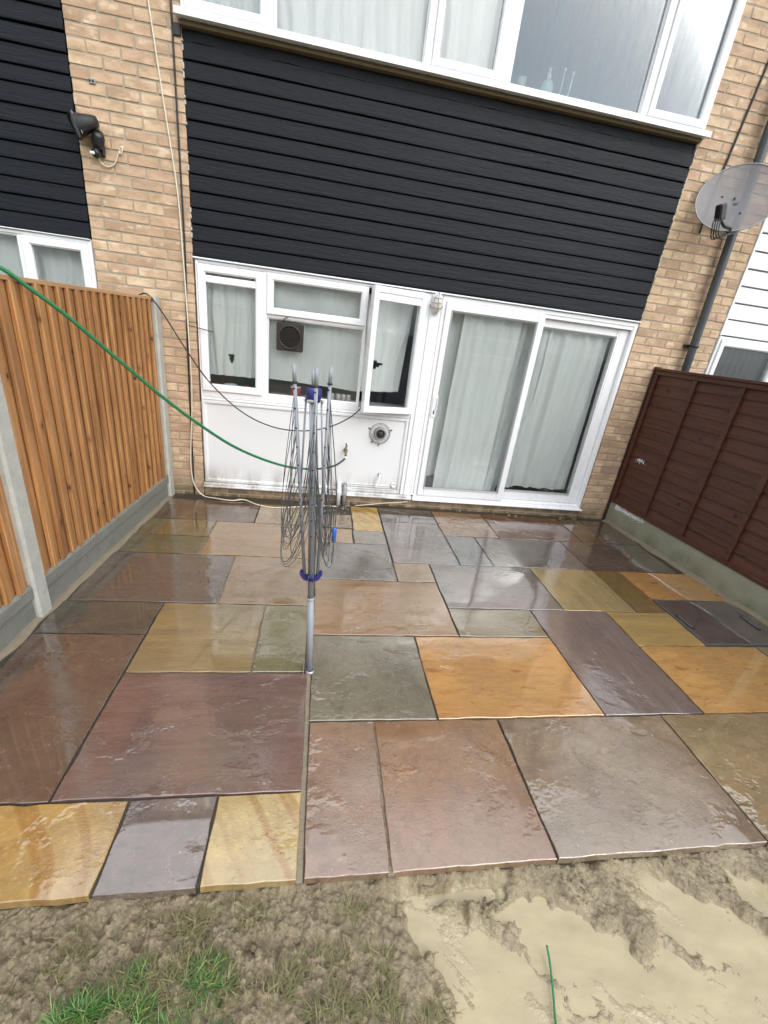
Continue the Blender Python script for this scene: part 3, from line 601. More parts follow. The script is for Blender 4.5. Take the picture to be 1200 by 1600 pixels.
# kitchen window over the white panel: outer frame with mullions
kw = MB(); kw.frame(-.790, 1.108, .905, 1.994, frprof(.024, -.150, -.070))
kw.cbox(-.268, -.228, -.146, -.072, .929, 1.970, .004); kw.cbox(.592, .606, -.146, -.072, .929, 1.970, .004); kw.cbox(-.228, .594, -.144, -.074, 1.640, 1.668, .004)
kw.cbox(-.766, .594, -.1485, -.0745, .927, .990, .004); kw.cbox(.6065, 1.084, -.1485, -.0745, .927, .958, .004)
kw = kw.build('window', m_white, house)
glazed(kw, -.770, -.266, .986, 1.966, .058, -.166, -.100, 'casement')
b = MB().cbox(-.716, -.318, -.158, -.135, 1.838, 1.890, .005); b.build('trickle_vent', m_white, kw)
glazed(kw, -.230, .596, 1.664, 1.968, .052, -.166, -.100, 'top_light')
glazed(kw, -.228, .594, .992, 1.640, .012, -.140, -.090, 'glazing_bead')
# casement standing open, hinged at its right-hand side
cs = MB().frame(-.494, 0, -.505, .520, frprof(.054, -.032, .034)); me_o = cs.build('open_casement', m_white, None, (0, 0, 0))
oc = me_o; oc.parent = kw; oc.location = Vector((1.100, -.165, 1.46))-house.location-kw.location; oc.rotation_euler.z = R(17)
for nm, mb, mt in (('pane', MB().box(-.444, -.050, -.003, .003, -.455, .470), m_glass), ('trickle_vent', MB().cbox(-.441, -.053, -.026, -.004, .415, .468, .005), m_white),
                   ('friction_stay', MB().cbox(-.44, -.10, .036, .044, -.50, -.488, .002), m_steel)):
    q_ = mb.build(nm, mt, None, (0, 0, 0)); q_.parent = oc
# white panel below
b = MB(); b.box(-.792, 1.110, -.138, -.055, .105, .904); pn = b.build('infill_panel', m_whitegrime, house)
MB().frame(-.788, 1.106, .128, .902, frprof(.040, -.152, -.139, .010)).build('panel_trim', m_whitegrime, pn)
b = MB()
for k, (z, p) in enumerate(((.188, .150), (.205, .147), (.168, .156))): b.cbox(.60, 1.06, -p, -.1385, z-.007, z+.006, .003)
b.build('ribbed_strip', m_whitegrime, pn)
b = MB().cbox(-.800, 1.232, -.192, -.06, .086, .104, .004).cbox(-.800, 1.232, -.176, -.06, .104, .124, .004); b.build('panel_sill', m_whitegrime, pn)
# post between kitchen window and sliding door
b = MB().cbox(1.112, 1.150, -.150, -.06, .126, 1.994, .004).cbox(1.1505, 1.222, -.158, -.06, .126, 1.994, .005).cbox(1.2225, 1.250, -.150, -.06, .126, 1.994, .004)
b.build('mullion_post', m_white, house)
# sliding door
df = MB().frame(1.252, 3.158, .092, 1.994, frprof(.045, -.150, -.030)); df.cbox(1.244, 3.163, -.196, -.10, .084, .100, .004)
df.cbox(1.297, 3.113, -.148, -.12, 1.925, 1.949, .003); df.cbox(3.02, 3.113, -.112, -.04, .14, 1.925, .004)
df = df.build('door_frame', m_white, house)
def leaf(name, x0, x1, z0, z1, wl, wr_, wb, wt, yf):
    b = MB().cbox(x0, x0+wl, yf, yf+.045, z0, z1, .005).cbox(x1-wr_, x1, yf, yf+.045, z0, z1, .005)
    b.cbox(x0+wl+.0005, x1-wr_-.0005, yf+.001, yf+.044, z0, z0+wb, .005).cbox(x0+wl+.0005, x1-wr_-.0005, yf+.001, yf+.044, z1-wt, z1, .005)
    lf = b.build(name, m_white, house)
    a = (x0+wl-.01, x1-wr_+.01, z0+wb-.01, z1-wt+.01)
    MB().frame(*a, [(0, yf+.010), (0, yf-.003), (.016, yf+.004), (.016, yf+.010)]).build('glazing_gasket', m_grey, lf)
    MB().box(*a[:2], yf+.018, yf+.024, *a[2:]).build('pane', m_glass, lf); return lf
l1 = leaf('sliding_door_leaf', 1.290, 2.222, .136, 1.952, .062, .072, .086, .078, -.166)
leaf('fixed_door_leaf', 2.196, 3.060, .140, 1.930, .040, .066, .098, .082, -.108)
b = MB().cbox(1.302, 1.345, -.176, -.1665, .945, 1.150, .004); hd = b.build('handle', m_white, l1)
MB().cbox(1.318, 1.330, -.1795, -.1765, .975, 1.010, .002).build('keyhole', m_blackplastic, hd)
MB().cbox(1.338, 1.345, -.195, -.1765, 1.02, 1.13, .003).build('pull_lip', m_white, hd)

# upper window
uw = MB().frame(LP1+.004, RP0+.012, 3.405, 4.39, frprof(.030, -.165, -.060))
for a, c_ in ((-.246, -.196), (.842, .900), (1.405, 1.500), (2.590, 2.650)): uw.cbox(a, c_, -.162, -.062, 3.435, 4.360, .005)
uw = uw.build('window', m_white, house); uw['label'] = 'wide white upper window with curtained and misted panes'
glazed(uw, -.772, -.244, 3.432, 4.363, .050, -.178, -.110, 'casement')
glazed(uw, -.198, .844, 3.434, 4.361, .012, -.150, -.100, 'glazing_bead')
glazed(uw, .898, 1.408, 3.432, 4.363, .050, -.178, -.110, 'casement')
glazed(uw, 1.498, 2.592, 3.434, 4.361, .012, -.150, -.100, 'glazing_bead', m_mist)
glazed(uw, 2.648, 3.150, 3.432, 4.363, .050, -.178, -.110, 'casement', m_mist)
b = MB(); b.add([(LP1-.02, -.232, 3.366), (RP0+.03, -.232, 3.362), (RP0+.03, -.232, 3.398), (LP1-.02, -.232, 3.402), (LP1-.02, -.10, 3.376), (RP0+.03, -.10, 3.376), (RP0+.03, -.155, 3.412), (LP1-.02, -.155, 3.412)],
      [(0, 1, 2, 3), (3, 2, 6, 7), (0, 4, 5, 1), (0, 3, 7, 4), (1, 5, 6, 2), (4, 7, 6, 5)]); sw = b.build('window_sill', m_white, uw)
b = MB(); b.cbox(LP1, RP0, -.182, -.108, 3.340, 3.365, .003); b.build('sill_board', m_timber, uw)

# eaves, gutter and roof above the picture
b = MB(); b.box(-5.2, 8.2, -.195, -.155, ZE-.02, ZE+.012); b.box(-5.2, 8.2, -.215, -.195, ZE-.02, ZE+.10); b.build('fascia', m_white, house)
b = MB(); b.tube([(-5.2, -.262, ZE+.05), (8.2, -.262, ZE+.05)], .045, 10); b.build('gutter', m_greypipe, house)
b = MB(); b.add([(-5.2, -.25, ZE+.10), (8.2, -.25, ZE+.10), (8.2, 3.6, ZE+1.7), (-5.2, 3.6, ZE+1.7), (-5.2, 7.6, ZE+.14), (8.2, 7.6, ZE+.14)], [(0, 1, 2, 3), (3, 2, 5, 4)]); b.build('roof', m_rooftile, house)
b = MB(); b.box(-5.2, 8.2, 7.1, 7.2, -.15, ZE+.1); b.box(-5.2, -5.1, -.1, 7.1, -.15, ZE+.1); b.box(8.1, 8.2, -.1, 7.1, -.15, ZE+.1); b.build('rear_wall', m_mortar, house)

# left-hand neighbour
nl = thing('terraced_house', 'neighbouring house on the left with black boards above a white window', 'house', (-3.2, -.15, -.13))
cladding(nl, -4.90, LP0-.004, [3.179, 3.075, 2.967, 2.873, 2.758, 2.653, 2.546, 2.447, 2.339, 2.234, 2.125, 2.020], m_black)
cladding(nl, -4.90, LP0-.004, [3.50, 3.395, 3.288, 3.184], m_black)
nw = MB().frame(-4.90, LP0-.006, .95, 2.012, frprof(.032, -.160, -.070)).cbox(-2.04, -2.00, -.158, -.072, .982, 1.980, .004).cbox(-3.2, -3.16, -.158, -.072, .982, 1.980, .004).build('window', m_white, nl)
glazed(nw, -2.002, -1.556, .980, 1.982, .056, -.174, -.105, 'casement'); glazed(nw, -3.162, -2.036, .980, 1.982, .012, -.150, -.10, 'glazing_bead'); glazed(nw, -4.87, -3.196, .980, 1.982, .012, -.150, -.10, 'glazing_bead')
MB().box(-4.90, LP0-.006, -.14, -.05, -.13, .945).build('infill_panel', m_whiteold, nl); MB().cbox(-4.90, LP0-.006, -.178, -.1, 2.0125, 2.0195, .002).build('head_strip', m_white, nl)
MB().box(-4.90, LP0-.006, -.14, -.05, 4.37, ZE).build('upper_wall', m_mortar, nl)
nw2 = MB().frame(-4.90, LP0-.006, 3.55, 4.365, frprof(.034, -.160, -.070)).cbox(-2.9, -2.85, -.158, -.072, 3.585, 4.33, .004).build('window', m_white, nl)
glazed(nw2, -2.854, LP0-.036, 3.582, 4.333, .012, -.15, -.10, 'glazing_bead'); glazed(nw2, -4.87, -2.896, 3.582, 4.333, .012, -.15, -.10, 'glazing_bead'); room(nl, -4.9, LP0-.03, 2.5, 3.4, 4.4)
room(nl, -4.9, LP0-.03, 2.5, .06, 2.3)

# right-hand neighbour
nr = thing('terraced_house', 'neighbouring house on the right with white plastic boards', 'house', (5.6, -.15, -.13))
zs = [1.992+.1425*k for k in range(10)][::-1]
cladding(nr, RP1+.004, 7.6, zs, m_whitecl, 'cladding_backing', -.132, -.150)
MB().cbox(RP1+.002, RP1+.024, -.158, -.12, 1.99, 3.27, .003).build('edge_trim', m_whitecl, nr)
rw = MB().frame(RP1+.006, 7.6, .95, 1.985, frprof(.034, -.160, -.070)).cbox(4.78, 4.83, -.158, -.072, .984, 1.95, .004).build('window', m_white, nr)
glazed(rw, RP1+.036, 4.784, .982, 1.953, .056, -.174, -.105, 'casement'); glazed(rw, 4.826, 7.57, .982, 1.953, .012, -.15, -.10, 'glazing_bead')
MB().box(RP1+.006, 7.6, -.14, -.05, -.13, .945).build('infill_panel', m_whiteold, nr); MB().box(RP1+.006, 7.6, -.14, -.05, 4.37, ZE).build('upper_wall', m_mortar, nr)
MB().cbox(RP1+.006, 7.6, -.22, -.05, 3.282, 3.34, .004).build('window_sill', m_white, nr)
rw2 = MB().frame(RP1+.006, 7.6, 3.345, 4.365, frprof(.034, -.160, -.070)).cbox(4.78, 4.83, -.158, -.072, 3.38, 4.33, .004).cbox(6.2, 6.25, -.158, -.072, 3.38, 4.33, .004).build('window', m_white, nr)
glazed(rw2, RP1+.036, 4.784, 3.377, 4.333, .056, -.174, -.105, 'casement'); glazed(rw2, 4.826, 6.204, 3.377, 4.333, .012, -.15, -.10, 'glazing_bead'); glazed(rw2, 6.246, 7.57, 3.377, 4.333, .012, -.15, -.10, 'glazing_bead')
room(nr, RP1+.03, 7.6, 2.5, 3.25, 4.4)
room(nr, RP1+.03, 7.6, 2.5, .06, 2.3)

# ------------------------------------------------------------------ curtains
def curtain(label, x0, x1, z0, z1, y, pl=.07, amp=.018, mat=m_curtain, lean=0.0, hole=None, seed=0, flare=.25, name='curtain', group=None, dz=None):
    nx = max(24, int((x1-x0)/pl*7)); nz = 44; mb = MB(); P = []
    for j in range(nz+1):
        v = j/nz; row = []
        for i in range(nx+1):
            u = i/nx; x = x0+(x1-x0)*u; q = (x-x0)/pl
            ph = q*2*math.pi*.62+4.2*mnoise.noise((q*.21, v*.7, seed))+2.2*mnoise.noise((q*.6, v*1.6, seed+3))
            a = amp*1.1*(.5+.9*abs(mnoise.noise((q*.35, v*.8, seed+7))))*(1+flare*(1-v))
            zb = z0+(dz(u) if dz else 0)+.008*mnoise.noise((q*.5, 0, seed+11))
            row.append((x+lean*(1-v)+.010*mnoise.noise((q*.4, v*3, seed+5)), y+a*math.sin(ph)+.35*a*math.sin(ph*2.7+3*mnoise.noise((q*.3, v, seed+21)))+.016*mnoise.noise((u*4, v*2.5, seed+9)), zb+(z1-zb)*v))
        P.append(row)
    me = [(P[j][i], P[j][i+1], P[j+1][i+1], P[j+1][i]) for j in range(nz) for i in range(nx)]
    vid = lambda j, i: j*(nx+1)+i
    fs = []
    for j in range(nz):
        for i in range(nx):
            cx = (P[j][i][0]+P[j][i+1][0])/2; cz = (P[j][i][2]+P[j+1][i][2])/2
            if hole and hole(cx, cz): continue
            fs.append((vid(j, i), vid(j, i+1), vid(j+1, i+1), vid(j+1, i)))
    mb.add([p for r_ in P for p in r_], fs, True)
    o = mb.build(name, mat); return tag(o, label, 'curtain', group)
tri = lambda hx, hz, wd, ht: (lambda x, z: hz-ht < z < hz and abs(x-hx-.25*(hz-z)*0) < wd*(z-hz+ht)/ht)
curtain('white net curtain with a torn hole in the left kitchen window', -.74, -.27, 1.115, 1.93, -.035, .055, .015, hole=tri(-.545, 1.300, .030, .085), seed=1)
curtain('plain net sheet stretched across the middle kitchen pane', -.24, .60, 1.125, 1.94, -.03, .30, .010, m_sheer, seed=2, dz=lambda u: -.03*u)
curtain('net curtain with a black tear inside the open casement', .62, 1.04, 1.09, 1.93, .015, .085, .016, hole=lambda x, z: 1.275 < z < 1.375 and .70 < x < .70+.13*(z-1.275)/.10, seed=3, lean=-.05, dz=lambda u: .03*u)
curtain('pale grey curtain hanging behind the left edge of the sliding door', 1.28, 1.62, .30, 1.95, .03, .10, .012, m_sheer, seed=4)
curtain('long pale curtain gathered inside the sliding door leaf', 1.50, 2.05, .17, 1.95, -.06, .12, .020, seed=5, flare=.4, lean=-.03)
curtain('thin grey curtain edge at the door meeting rail', 1.98, 2.20, .17, 1.95, -.02, .07, .020, m_sheer, seed=6, lean=-.02)
curtain('full length pale green curtain inside the fixed door leaf', 2.36, 3.00, .26, 1.95, -.02, .11, .022, seed=8, flare=.5, lean=.0)
curtain('narrow grey curtain leaning at the left of the fixed leaf', 2.18, 2.42, .25, 1.95, -.025, .09, .02, seed=9, lean=-.04, mat=m_sheer)
curtain('white pleated curtain in the small upper left casement', -.78, -.20, 3.44, 4.385, -.04, .075, .018, seed=10, mat=m_wcurtain)
curtain('white pleated curtain across the broad upper pane', -.20, .87, 3.44, 4.385, -.045, .085, .022, seed=11, mat=m_wcurtain)
curtain('white pleated curtain in the narrow upper casement', .87, 1.46, 3.44, 4.385, -.04, .10, .025, seed=12, mat=m_wcurtain)
curtain('grey net curtain in the left neighbour window', -2.5, -1.54, .99, 2.0, -.02, .09, .016, m_sheer, seed=13)
vb = thing('vertical_blind', 'pale upright slatted blind in the right neighbour window', 'blind', (4.8, -.04, .99))
for k in range(20):
    b = MB(); b.cbox(4.07+k*.072, 4.07+k*.072+.064, -.088, -.084, .99, 1.93, .001); o = b.build('blind_slat', m_blind, vb); o.rotation_euler.z = R(6)

# ------------------------------------------------------------------ things on the window ledges
b = MB().cbox(-.78, 1.10, -.065, .14, .955, .985, .004); b.build('kitchen_ledge', m_room, house)
b = MB().cbox(-.78, 3.14, -.055, .14, 3.40, 3.432, .004); b.build('upper_ledge', m_white, house)
def lathe_thing(name, label, cat, x, y, z, prof, mat, group=None, cap=None):
    o = MB().lathe(prof, (x, y, z), (0, 0, 1), 16).build(name, mat); tag(o, label, cat, group)
    if cap: MB().lathe(cap[0], (x, y, z), (0, 0, 1), 14).build(cap[1], cap[2], o)
    return o
lathe_thing('tin', 'red tin on the kitchen window ledge behind the lower pane', 'tin', .02, -.02, .985, [(0, 0), (.046, 0), (.048, .004), (.048, .085), (.045, .09), (0, .09)], m_red, None, ([(.049, .085), (.049, .094), (0, .094)], 'lid', m_white))
lathe_thing('bowl', 'white bowl on the ledge under the torn curtain', 'bowl', -.56, -.02, .985, [(0, 0), (.03, 0), (.06, .05), (.062, .055), (.057, .052), (.028, .008), (0, .008)], m_white)
lathe_thing('red_pot', 'small red pot on the left kitchen window ledge', 'pot', -.41, 0, .985, [(0, 0), (.02, 0), (.026, .05), (.027, .055), (0, .05)], m_red)
k = 0
for x in (.36, .41, .46, .51):
    for y in (-.03, .03):
        row_ = 'front' if y < 0 else 'back'; tag(lathe_thing('jar', 'x', 'jar', x+.004*k % .01, y, .985, [(0, 0), (.020, 0), (.023, .006), (.023, .045), (.017, .053), (.017, .06), (0, .06)], m_jar, None, ([(.019, .055), (.019, .066), (0, .066)], 'lid', m_steel if k % 2 else m_white)),
            ('first', 'second', 'third', 'fourth')[k//2]+' small clear jar from the left in the '+row_+' row on the kitchen ledge', 'jar', 'small jars on the kitchen ledge'); k += 1
lathe_thing('soap_bottle', 'pale green pump bottle on the misted upper window ledge', 'bottle', 1.83, -.060, 3.432, [(0, 0), (.040, 0), (.046, .008), (.046, .085), (.036, .105), (.014, .115), (.014, .125), (0, .125)], m_teal, None, ([(.016, .125), (.014, .150), (.008, .152), (.008, .175), (.014, .177), (.010, .186), (0, .187)], 'pump', m_white))
for x, h, lb in ((1.93, .17, 'shorter white toothbrush leaning on the misted pane'), (2.00, .16, 'thicker white toothbrush leaning nearest the middle of the misted pane')):
    o = MB().tube([(x, -.05, 3.434), (x+.012, -.07, 3.434+h*.5), (x+.006, -.085, 3.434+h)], [.006, .005, .004] if h > .165 else [.010, .008, .005], 8).build('toothbrush', m_white); tag(o, lb, 'toothbrush')
    MB().cbox(x-.001, x+.013, -.098, -.082, 3.434+h, 3.434+h+.022, .003).build('bristles', m_white, o)
lathe_thing('glass_tumbler', 'clear tumbler in the corner of the misted upper window', 'tumbler', 1.62, -.06, 3.432, [(0, 0), (.03, 0), (.036, .09), (.034, .09), (.028, .006), (0, .006)], m_jar)
# extractor fan mounted through the middle kitchen pane
ef = thing('extractor_fan', 'dark brown square extractor fan mounted in the kitchen window pane', 'fan', (-.035, -.115, 1.385))
b = MB().cbox(-.150, .078, -.160, -.1205, 1.388, 1.616, .020); hs_ = b.build('housing', m_fan, ef)
b = MB().lathe([(.098, 0), (.098, .010), (.092, .014), (.086, .010), (.086, 0)], (-.036, -.160, 1.502), (0, -1, 0), 32); b.build('grille_ring', m_fan, ef)
for k in range(11):
    z = 1.502-.078+k*.0156; hw = math.sqrt(max(.0001, .086**2-(z-1.502)**2))
    b = MB(); b.add([(-.036-hw, -.160, z-.005), (-.036+hw, -.160, z-.005), (-.036+hw, -.172, z-.001), (-.036-hw, -.172, z-.001), (-.036-hw, -.160, z+.001), (-.036+hw, -.160, z+.001)], [(0, 1, 2, 3), (3, 2, 5, 4), (0, 4, 5, 1)]); b.build('louvre', m_blackplastic, ef)
b = MB().cbox(-.125, .06, -.113, -.02, 1.40, 1.60, .02); b.build('motor_box', m_fan, ef)
crom_c = [(-.09, -.15, 1.61), (-.085, -.16, 1.64), (-.06, -.15, 1.655)]
MB().tube(crom(crom_c, 4), .004, 6).build('pull_cord', m_blackcable, ef)

# ------------------------------------------------------------------ wall fixtures
# boiler flue with a wire guard
fl = thing('boiler_flue', 'round boiler flue with a wire guard on the white panel', 'flue', (.838, -.138, .735)); fc = Vector((.838, -.139, .738))
MB().lathe([(.060, 0), (.060, .012), (.052, .016), (.052, .05), (.046, .052), (.046, .02), (0, .02)], fc, (0, -1, 0), 28).build('outer_collar', m_grey, fl)
for k in range(4): MB().lathe([(.046-.009*k, 0), (.046-.009*k, .004), (.041-.009*k, .006), (.041-.009*k, 0)], fc+Vector((0, -.03-.008*k, 0)), (0, -1, 0), 24).build('terminal_ring', m_blackplastic if k % 2 else m_grey, fl)
MB().lathe([(.03, .0), (.03, .062), (.02, .068), (0, .068)], fc, (0, -1, 0), 20).build('terminal_cap', m_blackplastic, fl)
gd = MB()
gd.tube([fc+Vector((.098*math.cos(a), -.006, .098*math.sin(a))) for a in np.linspace(0, 2*math.pi, 37)], .003, 6, False)
gd = gd.build('guard_ring', m_steel, fl)
for rr_, d in ((.092, .035), (.076, .058), (.055, .072)):
    MB().tube([fc+Vector((rr_*math.cos(a), -d, rr_*math.sin(a))) for a in np.linspace(0, 2*math.pi, 33)], .0018, 5, False).build('guard_wire', m_steel, gd)
for k in range(16):
    a = 2*math.pi*k/16; MB().tube([fc+Vector((r_*math.cos(a), -d, r_*math.sin(a))) for r_, d in ((.098, .006), (.093, .034), (.077, .057), (.055, .072), (.035, .076))], .0013, 5).build('guard_wire', m_steel, gd)
for a in (R(20), R(160), R(268), R(232)):
    p = fc+Vector((.098*math.cos(a), -.006, .098*math.sin(a))); q = fc+Vector((.116*math.cos(a), -.004, .116*math.sin(a)))
    MB().tube([p, q], .004, 6).lathe([(.007, 0), (.007, .006), (0, .007)], q+Vector((0, .002, 0)), (0, -1, 0), 10).build('guard_lug', m_blackplastic, fl)
# garden tap
tp = thing('garden_tap', 'small brass garden tap on the white panel with hose pushed on', 'tap', (.522, -.139, .52)); tc = Vector((.522, -.139, .545))
MB().lathe([(.020, 0), (.020, .006), (.011, .008), (.011, .05), (.014, .052), (.014, .07), (0, .07)], tc, (0, -1, 0), 16).build('tap_body', m_brass, tp)
MB().tube(crom([tc+Vector((0, -.055, 0)), tc+Vector((0, -.078, -.008)), tc+Vector((0, -.085, -.035))], 5), .010, 10).build('spout', m_brass, tp)
MB().tube([tc+Vector((0, -.056, .008)), tc+Vector((0, -.056, .038))], .006, 8).build('spindle', m_brass, tp)
MB().tube(crom([tc+Vector((-.010, -.056, .040)), tc+Vector((.006, -.058, .050)), tc+Vector((-.004, -.060, .072)), tc+Vector((.004, -.060, .080))], 5), [.007]*15+[.004], 8).build('lever', m_brass, tp)
MB().lathe([(.013, 0), (.015, .004), (.015, .022), (.012, .026)], tc+Vector((0, -.085, -.036)), (0, 0, -1), 14).build('hose_connector', m_white, tp)
# waste pipes
def pipe_thing(x, r, mat, label, zt):
    o = MB().tube(crom([(x, -.130, zt), (x, -.165, zt-.002), (x, -.190, zt-.030)], 6)+[(x, -.190, -.02)], r, 14).build('waste_pipe', mat); tag(o, label, 'pipe')
    MB().lathe([(r*1.25, 0), (r*1.25, .035), (r*1.02, .04)], (x, -.190, zt-.09), (0, 0, 1), 16).build('pipe_collar', mat, o)
    MB().lathe([(r*1.25, 0), (r*1.25, .028), (r*1.02, .032)], (x, -.148, zt-.001), (0, -1, 0), 16).build('wall_flange', mat, o); return o
pipe_thing(.488, .021, m_white, 'white waste pipe bending down from the panel to the paving', .205)
pipe_thing(.545, .019, m_grey, 'grey waste pipe beside the white one under the panel', .195)
o = MB().tube(crom([(.880, -.130, .325), (.880, -.175, .322), (.876, -.195, .295), (.855, -.200, .235), (.845, -.202, .205)], 6), .010, 10).build('overflow_pipe', m_white); tag(o, 'thin white overflow pipe hanging bent from the panel', 'pipe')
MB().lathe([(.016, 0), (.016, .010), (.010, .012)], (.880, -.139, .325), (0, -1, 0), 14).build('wall_flange', m_grey, o)
o = MB().lathe([(.027, 0), (.027, .016), (.022, .020), (.018, .012), (0, .012)], (1.035, -.150, .225), (0, -1, 0), 20).build('pipe_cap', m_whiteold); tag(o, 'round white pipe cap low on the right end of the panel', 'pipe cap')
# bulkhead lamp
bl = thing('bulkhead_lamp', 'oval caged bulkhead lamp at the head of the white post', 'lamp', (1.198, -.158, 1.83))
def oval(mb, a, b_, prof, o, n=28):
    b0 = len(mb.v)
    for s_, h in prof:
        for k in range(n):
            th = 2*math.pi*k/n; mb.v.append((o[0]+a*s_*math.cos(th), o[1]-h, o[2]+b_*s_*math.sin(th)))
    for i in range(len(prof)-1):
        for k in range(n): mb.f.append((b0+i*n+k, b0+i*n+(k+1) % n, b0+(i+1)*n+(k+1) % n, b0+(i+1)*n+k)); mb.sm.append(True)
    return mb
lc = (1.198, -.158, 1.918)
oval(MB(), .046, .088, [(.0, 0), (1, 0), (1, .022), (.9, .026), (0, .026)], lc).build('lamp_base', m_whiteold, bl)
oval(MB(), .038, .078, [(1, .024), (.98, .045), (.85, .064), (.5, .074), (.01, .076)], lc).build('lamp_lens', m_lens, bl)
for f_ in (-.45, 0, .45):
    w_ = math.sqrt(1-f_*f_); MB().tube([(lc[0]+.042*w_*math.cos(a), lc[1]-.026-.054*math.sin(a)*w_**.5, lc[2]+.084*f_) for a in np.linspace(0, math.pi, 13)], .003, 6).build('guard_bar', m_steel, bl)
MB().tube([(lc[0], lc[1]-.026-.056*math.sin(a), lc[2]+.086*math.cos(a)) for a in np.linspace(0, math.pi, 15)], .003, 6).build('guard_bar', m_steel, bl)
for sx in (-1, 1): MB().cbox(lc[0]+sx*.051-.010, lc[0]+sx*.051+.010, -.172, -.1585, lc[2]-.028, lc[2]-.012, .003).build('fixing_lug', m_steel, bl)
# security floodlight with sensor
sfl = thing('security_floodlight', 'black security floodlight with a sensor on the left brick pier', 'floodlight', (-1.395, -.15, 2.55))
MB().cbox(-1.428, -1.358, -.175, -.146, 2.545, 2.690, .010).build('wall_plate', m_blackplastic, sfl)
hd0 = Vector((-1.405, -.215, 2.715)); ax = Vector((-.80, -.42, -.42)).normalized()
mb = MB(); a_ = ax.cross(Vector((0, 0, 1))).normalized(); b_ = a_.cross(ax); prof = [(.010, -.045), (.034, -.040), (.046, -.01), (.060, .04), (.082, .105), (.086, .112), (.080, .112), (.056, .05), (.0, .045)]
n = 20; base = 0
for r_, h in prof:
    for k in range(n):
        th = 2*math.pi*k/n; cx, cz = math.cos(th), math.sin(th); sq = 1/max(abs(cx), abs(cz))**.55
        mb.v.append(tuple(hd0+ax*h+(a_*cx*1.25+b_*cz*.82)*r_*sq))
for i in range(len(prof)-1):
    for k in range(n): mb.f.append((i*n+k, i*n+(k+1) % n, (i+1)*n+(k+1) % n, (i+1)*n+k)); mb.sm.append(True)
mb.build('lamp_head', m_blackplastic, sfl)
b = MB(); q4 = [hd0+ax*.095+(a_*sx*1.25*.072+b_*sz*.82*.072) for sx, sz in ((-1, -1), (1, -1), (1, 1), (-1, 1))]; b.add(q4+[p+ax*.004 for p in q4], [(0, 1, 2, 3), (7, 6, 5, 4), (0, 4, 5, 1), (1, 5, 6, 2), (2, 6, 7, 3), (3, 7, 4, 0)]); b.build('lamp_lens', m_grey, sfl)
MB().tube(crom([(-1.385, -.170, 2.665), (-1.375, -.205, 2.680), (-1.392, -.215, 2.708)], 5), .016, 10).build('swivel_arm', m_blackplastic, sfl)
MB().lathe([(0, -.045), (.030, -.043), (.038, -.02), (.038, .02), (.030, .043), (0, .045)], (-1.372, -.215, 2.625), (.35, -.3, 1), 18).build('sensor_body', m_blackplastic, sfl)
MB().tube([(-1.372, -.20, 2.60), (-1.392, -.225, 2.565)], .012, 10).build('sensor_neck', m_blackplastic, sfl)
MB().lathe([(0, 0), (.026, .002), (.030, .02), (.026, .036), (0, .04)], (-1.385, -.20, 2.555), (-.5, -.8, -.3), 16).build('sensor_eye', m_blackplastic, sfl)
MB().cbox(-1.425, -1.395, -.245, -.225, 2.535, 2.552, .003).build('sensor_window', m_white, sfl)
def cable(name, pts, r, mat, label, cat='cable', seg=8, cuts=None):
    o = MB().tube(crom(pts, seg), r, 7).build(name, mat); return tag(o, label, cat)
cable('cable', [(-1.400, -.19, 2.545), (-1.385, -.17, 2.505), (-1.345, -.162, 2.493), (-1.300, -.162, 2.520), (-1.272, -.162, 2.575), (-1.250, -.164, 2.620), (-1.238, -.166, 2.612), (-1.248, -.166, 2.585), (-1.262, -.160, 2.590), (-1.235, -.150, 2.633)], .0045, m_whitecable, 'short looped cream cable under the security floodlight')
b = MB().cbox(-1.413, -1.372, -.160, -.147, 2.945, 2.975, .004); o = b.build('cable_clip', m_grey); tag(o, 'small grey clip on the left pier above the floodlight', 'clip')
for kx in (-.012, .008): MB().lathe([(.006, 0), (.006, .006), (0, .007)], (-1.392+kx, -.160, 2.960), (0, -1, 0), 8).build('clip_screw', m_blackplastic, o)
cable('cable', [(-.862, -.158, 4.9), (-.858, -.157, 3.46), (-.856, -.159, 2.8), (-.856, -.157, 2.0), (-.868, -.158, 1.62), (-.876, -.160, 1.30), (-.884, -.158, .80), (-.888, -.158, .35), (-.890, -.158, .0)], .0065, m_blackcable, 'black cable running down the left pier beside the boards')
cable('cable', [(-1.10, -.156, 4.9), (-1.03, -.156, 3.75), (-.998, -.156, 3.44), (-.945, -.157, 2.95), (-.884, -.160, 2.41), (-.868, -.172, 2.0), (-.862, -.172, 1.72), (-.860, -.17, 1.45), (-.858, -.168, 1.10), (-.868, -.168, .80), (-.890, -.166, .55), (-.905, -.17, .28), (-.880, -.18, .10), (-.80, -.205, .004), (-.68, -.26, .006), (-.52, -.30, .010), (-.41, -.27, .012), (-.27, -.36, .006), (-.10, -.40, .006), (.10, -.35, .006), (.30, -.29, .006), (.48, -.28, .004)], .0055, m_whitecable, 'long cream cable down the left pier and along the paving')
cable('cable', [(.66, -.215, -.002), (.80, -.20, .012), (.98, -.192, .040), (1.10, -.19, .050), (1.20, -.185, .068)], .0045, m_whitecable, 'short cream cable lying below the panel sill by the door')
cable('cable', [(-.868, -.162, 1.50), (-.80, -.178, 1.492), (-.72, -.190, 1.482), (-.655, -.195, 1.472)], .0035, m_blackcable, 'stiff black cable end sticking across the left casement', 'cable', 4)
